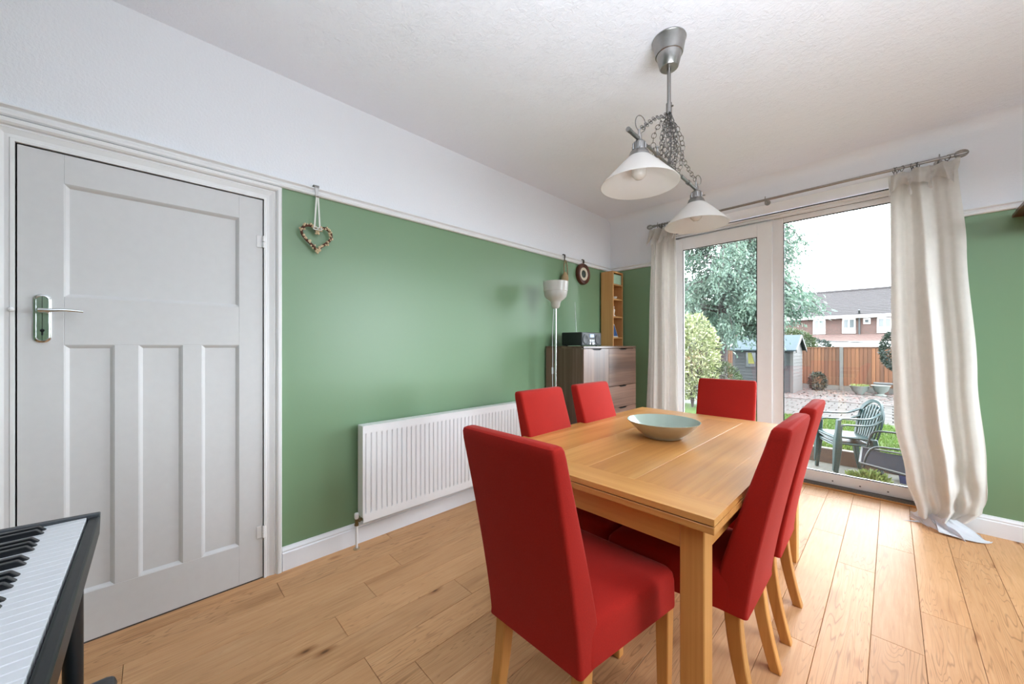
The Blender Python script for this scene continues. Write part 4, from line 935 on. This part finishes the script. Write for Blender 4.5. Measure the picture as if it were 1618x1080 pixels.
# fence
FY = 18.0; fb, ft = -0.42, 1.128
fe = thing('garden_fence', 'orange featheredge garden fence with concrete posts', 'fence', (1, FY, fb))
bm_ = MB(); bm_.obox([(-0.056, -0.006, 0), (0.056, -0.020, 0), (0.056, 0.004, 0), (-0.056, 0.004, 0), (-0.056, -0.006, 1.0), (0.056, -0.020, 1.0), (0.056, 0.004, 1.0), (-0.056, 0.004, 1.0)])
b0 = build(bm_, 'fence_board', M['fence'], None, local=True); bme = b0.data; bpy.data.objects.remove(b0)
posts = [1.0+1.88*k for k in range(-3, 3)]
rr = random.Random(9)
for p in posts[:-1]:
    n = 17; w = (1.88-0.11)/n
    for i in range(n):
        x = p+0.055+w*(i+0.5); h = ft-0.02-(fb+0.16)+rr.uniform(-0.006, 0.004)
        piece(bme, 'fence_board', fe, Vector((x, FY-0.012, fb+0.16))-fe.location, (0, 0, 0), (0.87, 1, h))
    build(MB().box(p+0.05, p+1.83, FY-0.002, FY+0.001, fb+0.15, ft-0.03), 'gap_shadow_strip', M['shade_line'], fe)  # dark sheet behind the boards, so their gaps read as shadow lines
    build(MB().box(p+0.05, p+1.83, FY-0.045, FY+0.03, ft-0.025, ft), 'capping_rail', M['fence'], fe, bevel=0.003)
    build(MB().box(p+0.05, p+1.83, FY-0.025, FY+0.02, fb-0.1, fb+0.155), 'gravel_board', M['concrete'], fe)
    build(MB().box(p+0.05, p+1.83, FY, FY+0.04, fb+0.6, fb+0.68), 'back_rail', M['fence'], fe)
for p in posts: build(MB().box(p-0.05, p+0.05, FY-0.06, FY+0.05, fb-0.1, ft+0.01), 'post', M['concrete'], fe, bevel=0.006)

# shed
SX0, SX1, SY0, SY1, SB, SE, SR = -1.72, 0.02, 15.0, 16.8, -0.40, 1.06, 1.52
sd = thing('garden_shed', 'dark grey boarded garden shed with felt roof behind the conifer', 'shed', (-0.85, 15.9, SB))
m = MB(); n = 13
for k in range(n):
    za, zb = SB+(SE-SB)*k/n, SB+(SE-SB)*(k+1)/n
    m.obox([(SX0, SY0-0.018, za), (SX1, SY0-0.018, za), (SX1, SY0+0.03, za), (SX0, SY0+0.03, za), (SX0, SY0-0.006, zb), (SX1, SY0-0.006, zb), (SX1, SY0+0.03, zb), (SX0, SY0+0.03, zb)])
build(m, 'front_cladding', M['shedgreen'], sd)
m = MB(); ymid = (SY0+SY1)/2
for k in range(n+4):
    za = SB+(SE-SB)*k/n; zb = za+(SE-SB)/n
    def cl_(z): return 0 if z <= SE else (z-SE)/(SR-SE)*(SY1-SY0)/2
    zb2 = min(zb, SR-0.01); a0, a1 = cl_(za), cl_(zb2)
    if za > SR-0.02: break
    m.obox([(SX1-0.03, SY0+a0, za), (SX1+0.018, SY0+a0, za), (SX1+0.018, SY1-a0, za), (SX1-0.03, SY1-a0, za), (SX1-0.03, SY0+a1, zb2), (SX1+0.006, SY0+a1, zb2), (SX1+0.006, SY1-a1, zb2), (SX1-0.03, SY1-a1, zb2)])
build(m, 'gable_cladding', M['shedtrim'], sd)
build(MB().box(SX0, SX0+0.03, SY0, SY1, SB, SE), 'side_wall', M['shedgreen'], sd); build(MB().box(SX0, SX1, SY1-0.03, SY1, SB, SE), 'rear_wall', M['shedgreen'], sd)
for s in (-1, 1):
    m = MB(); ya = SY0-0.12 if s < 0 else SY1+0.12; ze = SE-0.05
    m.obox([(SX0-0.08, ya, ze), (SX1+0.10, ya, ze), (SX1+0.10, ymid, SR), (SX0-0.08, ymid, SR), (SX0-0.08, ya, ze+0.04), (SX1+0.10, ya, ze+0.04), (SX1+0.10, ymid, SR+0.04), (SX0-0.08, ymid, SR+0.04)])
    build(m, 'roof_slope', M['shedfelt'], sd)
    m = MB(); m.obox([(SX1+0.10, ya, ze-0.05), (SX1+0.13, ya, ze-0.05), (SX1+0.13, ymid, SR-0.05), (SX1+0.10, ymid, SR-0.05), (SX1+0.10, ya, ze+0.045), (SX1+0.13, ya, ze+0.045), (SX1+0.13, ymid, SR+0.045), (SX1+0.10, ymid, SR+0.045)])
    build(m, 'barge_board', M['shedtrim'], sd)
build(MB().box(SX1-0.06, SX1+0.02, SY0-0.03, SY0+0.03, SB, SE), 'corner_post', M['shedtrim'], sd)
for x0, x1 in ((-1.32, -0.98), (-0.42, -0.12)):
    f = build(MB().box(x0, x1, SY0-0.028, SY0-0.004, 0.42, 0.98), 'window_frame', M['shedgreen'], sd, bevel=0.004)
    build(MB().box(x0+0.03, x1-0.03, SY0-0.031, SY0-0.026, 0.45, 0.95), 'pane', M['darkpane'], f)
m = MB(); m.obox([(-1.22, SY0-0.045, 0.56), (-1.04, SY0-0.045, 0.56), (-1.04, SY0-0.032, 0.56), (-1.22, SY0-0.032, 0.56), (-1.24, SY0-0.045, 0.94), (-1.13, SY0-0.045, 0.94), (-1.13, SY0-0.032, 0.94), (-1.24, SY0-0.032, 0.94)])
build(m, 'yellow_sheet', M['yellow'], sd)

# plants ------------------------------------------------------------
def leaves(fn, count, smin, smax, seed, droop=0.0):
    m = MB(); r = random.Random(seed)
    for i in range(count):
        p, d = fn(r); s = r.uniform(smin, smax)
        d = Vector(d); d.normalize(); side = d.cross(Vector((r.uniform(-1, 1), r.uniform(-1, 1), r.uniform(-1, 1))))
        if side.length < 1e-3: continue
        side.normalize(); p = Vector(p)
        m.addf([p-side*s*0.22, p+d*s*0.5-side*s*0.12, p+d*s, p+d*s*0.5+side*s*0.25], [(0, 1, 2, 3)])
    return m
TR = (-1.25, 12.0)
tree = thing('conifer_tree', 'large drooping blue-green conifer overhanging the garden shed', 'tree', (TR[0], TR[1], -0.32))
m = MB(); m.tube(smoothpath([(TR[0], TR[1], -0.35), (TR[0]+0.03, TR[1], 1.2), (TR[0]+0.12, TR[1], 3.2), (TR[0]+0.1, TR[1], 5.6), (TR[0]+0.1, TR[1], 7.5)], 4), [0.19-0.16*i/16 for i in range(17)], 10); build(m, 'trunk', M['bark'], tree, smooth=True)
rr = random.Random(21); brs = []; mbr = MB()
for i in range(190):
    z = 1.45+6.2*rr.random()**0.95; a = rr.uniform(0, 2*pi); Lm = 2.5*(1-0.42*max(0, (z-1.3)/6.2)); L = Lm*rr.uniform(0.55, 1.0)
    if z < 2.1: L *= 0.62
    elif z < 2.6: L *= 0.85
    o = Vector((TR[0]+0.1, TR[1], z)); d = Vector((cos(a), sin(a), 0))
    pts = [o, o+d*L*0.45+Vector((0, 0, 0.10*L)), o+d*L*0.8+Vector((0, 0, 0.02*L)), o+d*L+Vector((0, 0, -0.22*L))]
    P = smoothpath(pts, 5); brs.append(P); mbr.tube(P, [0.03*(1-0.85*k/len(P)) for k in range(len(P))], 4)
build(mbr, 'branches', M['bark'], tree)
def conif(r):
    P = r.choice(brs); k = int(len(P)*min(0.999, 0.25+0.75*r.random())); p = P[k]+Vector((r.gauss(0, 0.13), r.gauss(0, 0.13), r.gauss(-0.10, 0.12)))
    return p, (r.gauss(0, 0.5)+(P[-1].x-P[0].x)*0.25, r.gauss(0, 0.5), -0.75+r.gauss(0, 0.35))
fo = build(leaves(conif, 90000, 0.06, 0.155, 5), 'foliage', M['conifer'], tree, recalc=False)

bu = thing('variegated_shrub', 'pale variegated shrub at the left of the left pane', 'shrub', (-0.95, 9.0, -0.25))
m = MB(); r2 = random.Random(31)
for i in range(16):
    a = r2.uniform(0, 2*pi); t = r2.uniform(0.3, 0.62); h = r2.uniform(1.3, 2.05)
    m.tube(smoothpath([(-0.95, 9.0, -0.25), (-0.95+t*0.3*cos(a), 9.0+t*0.3*sin(a), -0.25+h*0.45), (-0.95+t*cos(a), 9.0+t*sin(a), -0.25+h)], 4), [0.014, 0.013, 0.012, 0.011, 0.009, 0.008, 0.007, 0.006, 0.004], 5)
build(m, 'stems', M['bark'], bu)
def bushf(r):
    while True:
        x, y, z = r.uniform(-1, 1), r.uniform(-1, 1), r.uniform(-1, 1); d = x*x+y*y+z*z
        if 0.25 < d < 1: break
    return (-0.95+0.56*x, 9.0+0.5*y, 0.92+1.02*z), (x+r.gauss(0, 0.6), y+r.gauss(0, 0.6), 0.3+r.gauss(0, 0.6))
build(leaves(bushf, 5200, 0.06, 0.13, 6), 'foliage', M['variegated'], bu, recalc=False)
def ball(name, label, cat, c, sx, sy, sz, mat, count, smin, smax, seed):
    t = thing(name, label, cat, (c[0], c[1], lz(c[1])))
    m = MB(); m.tube([(c[0], c[1], lz(c[1])-0.05), (c[0], c[1], c[2])], 0.03, 6); build(m, 'stem', M['bark'], t)
    def fn(r):
        while True:
            x, y, z = r.gauss(0, 1), r.gauss(0, 1), r.gauss(0, 1); L = sqrt(x*x+y*y+z*z)
            if L > 0.1: break
        x, y, z = x/L, y/L, z/L; k = r.uniform(0.82, 1.0)
        return (c[0]+sx*x*k, c[1]+sy*y*k, c[2]+sz*z*k), (x+r.gauss(0, 0.5), y+r.gauss(0, 0.5), z+r.gauss(0, 0.5))
    build(leaves(fn, count, smin, smax, seed), 'foliage', M[mat], t, recalc=False); return t
ball('box_bush', 'low rounded clipped box bush in front of the shed', 'shrub', (-0.50, 9.4, 0.28), 0.46, 0.42, 0.54, 'box', 4200, 0.04, 0.08, 8)
ball('dark_shrub', 'dark green shrub on a stem beside the right curtain', 'shrub', (2.42, 15.2, 1.06), 0.36, 0.34, 0.60, 'darkshrub', 2600, 0.06, 0.12, 9)
ball('small_shrub', 'small brownish shrub at the foot of the fence beside the shed', 'shrub', (0.40, 17.3, -0.12), 0.24, 0.2, 0.34, 'darkshrub', 1200, 0.05, 0.1, 10)
ball('round_shrub', 'rounded green shrub top showing over the fence', 'shrub', (-0.25, 21.5, 0.95), 0.75, 0.5, 0.55, 'darkshrub', 2200, 0.08, 0.15, 12)
ball('leafy_shrub', 'green leafy shrub behind the shed roof and fence corner', 'shrub', (-0.85, 19.6, 1.15), 0.95, 0.6, 0.75, 'box', 4200, 0.08, 0.15, 13)
wd = thing('weed_tuft', 'lime green weed growing in the patio by the glass', 'plant', (2.12, 5.93, GZ))
def weedf(r):
    a = r.uniform(0, 2*pi); q = r.random()**0.7; x = 2.10+0.17*q*cos(a); y = 5.90+0.10*q*sin(a)
    return (x, y, GZ+0.11*(1-q)*r.random()), (cos(a)*0.6+r.gauss(0, 0.2), sin(a)*0.5, 1.0)
build(leaves(weedf, 230, 0.04, 0.10, 14), 'foliage', M['weed'], wd, recalc=False)

# pots and low bench by the fence
pg = 'white planters by the fence'
def pot(label, x, y, prof, plant):
    z0_ = lz(y); t = thing('garden_pot', label, 'plant pot', (x, y, z0_), group=pg)
    m = MB(); m.lathe([(a, z0_+b) for a, b in prof], (x, y, 0), 24); build(m, 'planter', M['stoneware'], t, smooth=True)
    m = MB(); rt = prof[-2][0]*0.93; m.lathe([(0.0001, z0_+prof[-2][1]-0.02), (rt, z0_+prof[-2][1]-0.025)], (x, y, 0), 20); build(m, 'soil', M['soil'], t)
    if plant:
        def fn(r):
            a = r.uniform(0, 2*pi); q = sqrt(r.random())*rt; return (x+q*cos(a), y+q*sin(a), z0_+prof[-2][1]-0.03), (r.gauss(0, 0.3), r.gauss(0, 0.3), 1)
        build(leaves(fn, 300, 0.05, 0.1, 15), 'foliage', M['weed'], t, recalc=False)
pot('white bowl planter with low green plants by the fence', 1.54, 16.6, [(0.0001, 0), (0.09, 0), (0.10, 0.03), (0.19, 0.14), (0.235, 0.27), (0.25, 0.285), (0.225, 0.285), (0.17, 0.16)], True)
pot('white footed urn planter next to the bowl planter', 2.04, 16.6, [(0.0001, 0), (0.13, 0), (0.13, 0.03), (0.07, 0.06), (0.08, 0.09), (0.16, 0.16), (0.205, 0.30), (0.235, 0.33), (0.20, 0.33), (0.14, 0.18)], False)
bh = thing('garden_bench', 'low grey plank bench against the fence behind the planters', 'bench', (2.4, 17.4, lz(17.4)))
zz = lz(17.4)
build(MB().box(1.85, 3.2, 17.25, 17.6, zz+0.33, zz+0.38), 'seat_plank', M['sedge'], bh, bevel=0.005)
for x in (2.05, 3.0): build(MB().box(x-0.16, x+0.16, 17.3, 17.55, zz, zz+0.33), 'support', M['brick'], bh, bevel=0.005)

# plastic garden chairs (two stacked)
def garden_chair(label):
    t = thing('garden_chair', label, 'chair', group='stacked green garden chairs')
    gp = M['gplastic']
    def seatf(u, v):
        x = (u-0.5)*(0.42-0.06*(1-v)); y = -0.20+0.42*v; z = 0.405+0.018*v-0.012*(1-(2*u-1)**2)-0.045*max(0, (v-0.88)/0.12)**2
        return (x, y, z)
    build(MB().grid(seatf, 12, 14), 'seat', gp, t, smooth=True, solid=0.006, recalc=False, local=True)
    m = MB(); 
    m.tube(smoothpath([(-0.20, 0.20, 0.41), (-0.21, 0.0, 0.40), (-0.18, -0.19, 0.39), (0.18, -0.19, 0.39), (0.21, 0.0, 0.40), (0.20, 0.20, 0.41)], 5), 0.014, 8); m.tube([(-0.2, 0.205, 0.395), (0.2, 0.205, 0.395)], 0.016, 8)
    build(m, 'seat_rim', gp, t, smooth=True, local=True)
    for sx in (-1, 1):
        for sy in (-1, 1):
            m = MB(); tx, ty = sx*0.205, (0.19 if sy > 0 else -0.17); bx, by = sx*0.235, (0.235 if sy > 0 else -0.245); zt2 = 0.62 if sy > 0 else 0.40
            if sy > 0: tx = sx*0.235
            R = []
            for k in range(6):
                q = k/5; z = zt2*q; w = 0.020+0.018*min(1, z/0.4)-(0.012 if z > 0.45 else 0); cx, cy = lerp(bx, tx, q), lerp(by, ty, q)
                R.append([(cx+a*w, cy+b*w*0.8, z) for a, b in ((-1, -1), (1, -1), (1, 1), (-1, 1))])
            m.rings(R); build(m, 'leg', gp, t, bevel=0.006, smooth=True, local=True)
        m = MB(); P = smoothpath([(sx*0.235, 0.19, 0.60), (sx*0.245, 0.15, 0.635), (sx*0.25, 0.0, 0.635), (sx*0.24, -0.13, 0.645), (sx*0.205, -0.24, 0.70)], 6)
        R = [[(p.x+a*0.024, p.y, p.z+b*0.008) for a, b in ((-1, -1), (1, -1), (1, 1), (-1, 1))] for p in P]
        m.rings(R); build(m, 'armrest', gp, t, bevel=0.004, smooth=True, local=True)
    m = MB(); P = smoothpath([(-0.19, -0.19, 0.40), (-0.205, -0.24, 0.62), (-0.18, -0.275, 0.74), (-0.10, -0.30, 0.81), (0, -0.305, 0.83), (0.10, -0.30, 0.81), (0.18, -0.275, 0.74), (0.205, -0.24, 0.62), (0.19, -0.19, 0.40)], 5)
    R = [[(p.x*(1+a*0.07), p.y+b*0.010, p.z+a*0.018) for a, b in ((-1, -1), (1, -1), (1, 1), (-1, 1))] for p in P]; m.rings(R)
    build(m, 'back_rim', gp, t, smooth=True, local=True)
    for k in range(7):
        q = (k-3)/3.0; zt3 = 0.822-0.075*abs(q)**2.2; m = MB(); w = 0.011
        P = smoothpath([(q*0.125, -0.188, 0.40), (q*0.145, -0.225, 0.56), (q*0.160, -0.265, 0.70), (q*0.165, -0.292, zt3-0.03)], 4)
        m.rings([[(p.x+a*w*(0.9+0.5*(p.z-0.4)), p.y+b*0.005, p.z) for a, b in ((-1, -1), (1, -1), (1, 1), (-1, 1))] for p in P]); build(m, 'back_slat', gp, t, smooth=True, local=True)
    return t
gc = garden_chair('lower green plastic garden chair of the stacked pair on the patio')
ga = radians(119); gc.location = (1.905, 6.06, GZ); gc.rotation_euler = (0, 0, ga); gc.scale = (0.94, 0.94, 0.98)
g2 = dup(gc, (1.905+0.012*sin(-ga), 6.06+0.012*cos(ga), GZ+0.075), ga, 'upper green plastic garden chair stacked on top of the other', 'stacked green garden chairs')

# grey sling chair, tipped low behind the curtain edge
sc_ = thing('sling_chair', 'dark grey sling chair with tubular arms behind the right curtain edge', 'chair', (2.4, 5.65, GZ))
def seatp(u, v): return (lerp(2.045, 2.50, u), lerp(5.44, 5.84, v), lerp(-0.05, -0.115, u)+lerp(0.085, 0.135, u)*v-0.02*sin(pi*u))
build(MB().grid(seatp, 8, 8), 'sling_seat', M['sling'], sc_, smooth=True, solid=0.006, recalc=False)
def backp(u, v): return (lerp(2.50, 2.74, v), lerp(5.44, 5.84, u), lerp(-0.115, 0.46, v)+0.135*u*(1-v))
build(MB().grid(backp, 8, 8), 'sling_back', M['sling'], sc_, smooth=True, solid=0.006, recalc=False)
m = MB(); m.tube([(2.04, 5.435, -0.05), (2.04, 5.845, 0.035)], 0.009, 8); m.tube([(2.04, 5.435, -0.05), (2.50, 5.435, -0.115)], 0.009, 8); m.tube([(2.04, 5.845, 0.035), (2.50, 5.845, 0.02)], 0.009, 8)
build(m, 'seat_frame', M['sedge'], sc_, smooth=True)
for yy, a, zs_, zr in ((5.450, 0.0, -0.10, -0.115), (5.850, 0.100, 0.03, 0.02)):
    m = MB(); m.tube(smoothpath([(2.070, yy, zs_), (2.085, yy, 0.0+a*0.6), (2.115, yy, 0.085+a), (2.150, yy, 0.125+a), (2.20, yy, 0.140+a), (2.30, yy, 0.142+a), (2.50, yy, 0.15+a), (2.62, yy, 0.17+a)], 5), 0.0105, 8); build(m, 'arm_tube', M['tube'], sc_, smooth=True)
    m = MB(); m.tube([(2.74, yy, 0.46), (2.50, yy, zr), (2.60, yy, GZ+0.04), (2.58, yy, GZ+0.012), (2.34, yy, GZ+0.012)], 0.0105, 8); build(m, 'rear_frame', M['tube'], sc_, smooth=True)
bb = thing('storage_crate', 'blue plastic box on the patio below the grey sling chair', 'box', (2.475, 6.12, GZ))
m = MB(); m.rings([[(2.475+sx*w, 6.12+sy*w*0.6, z) for sx, sy in ((-1, -1), (1, -1), (1, 1), (-1, 1))] for z, w in ((GZ, 0.13), (GZ+0.13, 0.145), (GZ+0.132, 0.155), (GZ+0.15, 0.155), (GZ+0.15, 0.14), (GZ+0.02, 0.12))], cap1=True)
build(m, 'tub', M['blue'], bb)

# ------------------------------------------------------------------ the house beyond
HY = 48.0; HX0, HX1 = -20.0, 9.0
hs = thing('terraced_house', 'brick terraced house with grey tiled roof beyond the garden fence', 'house', (-4, HY, -1))
build(MB().box(HX0, HX1, HY, HY+7, -0.95, 4.05), 'wall', M['brick'], hs)
m = MB(); rows = 17; y0_, z0_, y1_, z1_ = HY-0.5, 3.98, HY+3.6, 6.75
for k in range(rows):
    a, b = k/rows, (k+1)/rows; ya, yb = lerp(y0_, y1_, a), lerp(y0_, y1_, b); za, zb = lerp(z0_, z1_, a), lerp(z0_, z1_, b)
    m.obox([(HX0-0.3, ya, za), (HX1+0.3, ya, za), (HX1+0.3, yb, zb-0.05), (HX0-0.3, yb, zb-0.05), (HX0-0.3, ya, za+0.11), (HX1+0.3, ya, za+0.11), (HX1+0.3, yb, zb+0.04), (HX0-0.3, yb, zb+0.04)]); m.box(HX0-0.3, HX1+0.3, ya-0.012, ya-0.002, za+0.02, za+0.085, 1)
build(m, 'roof_front', [M['rooftile'], M['shade_line']], hs)  # second material paints a shade line along each tile course
m = MB(); m.obox([(HX0-0.3, y1_, z1_), (HX1+0.3, y1_, z1_), (HX1+0.3, HY+7.5, 3.98), (HX0-0.3, HY+7.5, 3.98), (HX0-0.3, y1_, z1_+0.1), (HX1+0.3, y1_, z1_+0.1), (HX1+0.3, HY+7.5, 4.08), (HX0-0.3, HY+7.5, 4.08)]); build(m, 'roof_rear', M['rooftile'], hs)
m = MB(); m.tube([(HX0-0.3, y1_, z1_+0.10), (HX1+0.3, y1_, z1_+0.10)], 0.13, 8); build(m, 'ridge', M['rooftile'], hs)
build(MB().box(HX0-0.3, HX1+0.3, HY-0.52, HY-0.48, 3.78, 4.05), 'fascia', M['housewhite'], hs)
def hwin(x0, x1, za, zb, cols, panel=True):
    f = build(MB().box(x0, x1, HY-0.10, HY+0.02, za, zb), 'window', M['housewhite'], hs, bevel=0.01)
    w = (x1-x0-0.12)/cols
    for k in range(cols):
        a = x0+0.06+k*w+0.05; b = a+w-0.10
        build(MB().box(a, b, HY-0.112, HY-0.098, za+(0.55 if panel else 0.12), zb-0.12), 'pane', M['darkpane'], f)
hwin(-3.27, -2.33, 2.30, 3.78, 2); hwin(-1.06, -0.12, 2.33, 3.78, 2); hwin(0.42, 0.90, 3.20, 3.72, 1, False); hwin(1.34, 2.30, 2.33, 3.74, 2); hwin(3.4, 4.4, 2.33, 3.74, 2)
hwin(-10.1, -9.2, 2.5, 3.4, 2, False); hwin(-7.4, -6.5, 2.33, 3.75, 2); hwin(-13.6, -12.6, 2.33, 3.75, 2)
for x in (0.148, -8.4):
    m = MB(); m.tube([(x, HY-0.12, 1.7), (x, HY-0.12, 3.95), (x, HY-0.6, 4.5)], 0.075, 8); build(m, 'drain_pipe', M['pipe'], hs)
ex = thing('lean_to', 'low lean-to with pink tiled roof and white fascia in front of the terrace', 'extension', (-3, HY-1.5, -0.95))
m = MB(); rows = 6
for k in range(rows):
    a, b = k/rows, (k+1)/rows; ya, yb = lerp(HY-2.4, HY-0.1, a), lerp(HY-2.4, HY-0.1, b); za, zb = lerp(1.52, 2.22, a), lerp(1.52, 2.22, b)
    m.obox([(-14, ya, za), (5, ya, za), (5, yb, zb-0.04), (-14, yb, zb-0.04), (-14, ya, za+0.07), (5, ya, za+0.07), (5, yb, zb+0.02), (-14, yb, zb+0.02)])
build(m, 'roof', M['pinktile'], ex)
build(MB().box(-13.8, 4.8, HY-2.2, HY-0.02, -0.95, 1.52), 'wall', M['brick'], ex)
build(MB().box(-14, 5, HY-2.5, HY-2.4, 1.08, 1.55), 'fascia', M['housewhite'], ex)
m = MB(); m.tube([(-2.6, HY-2.52, 1.62), (0.5, HY-2.52, 1.45)], 0.05, 6); build(m, 'gutter', M['pipe'], ex)
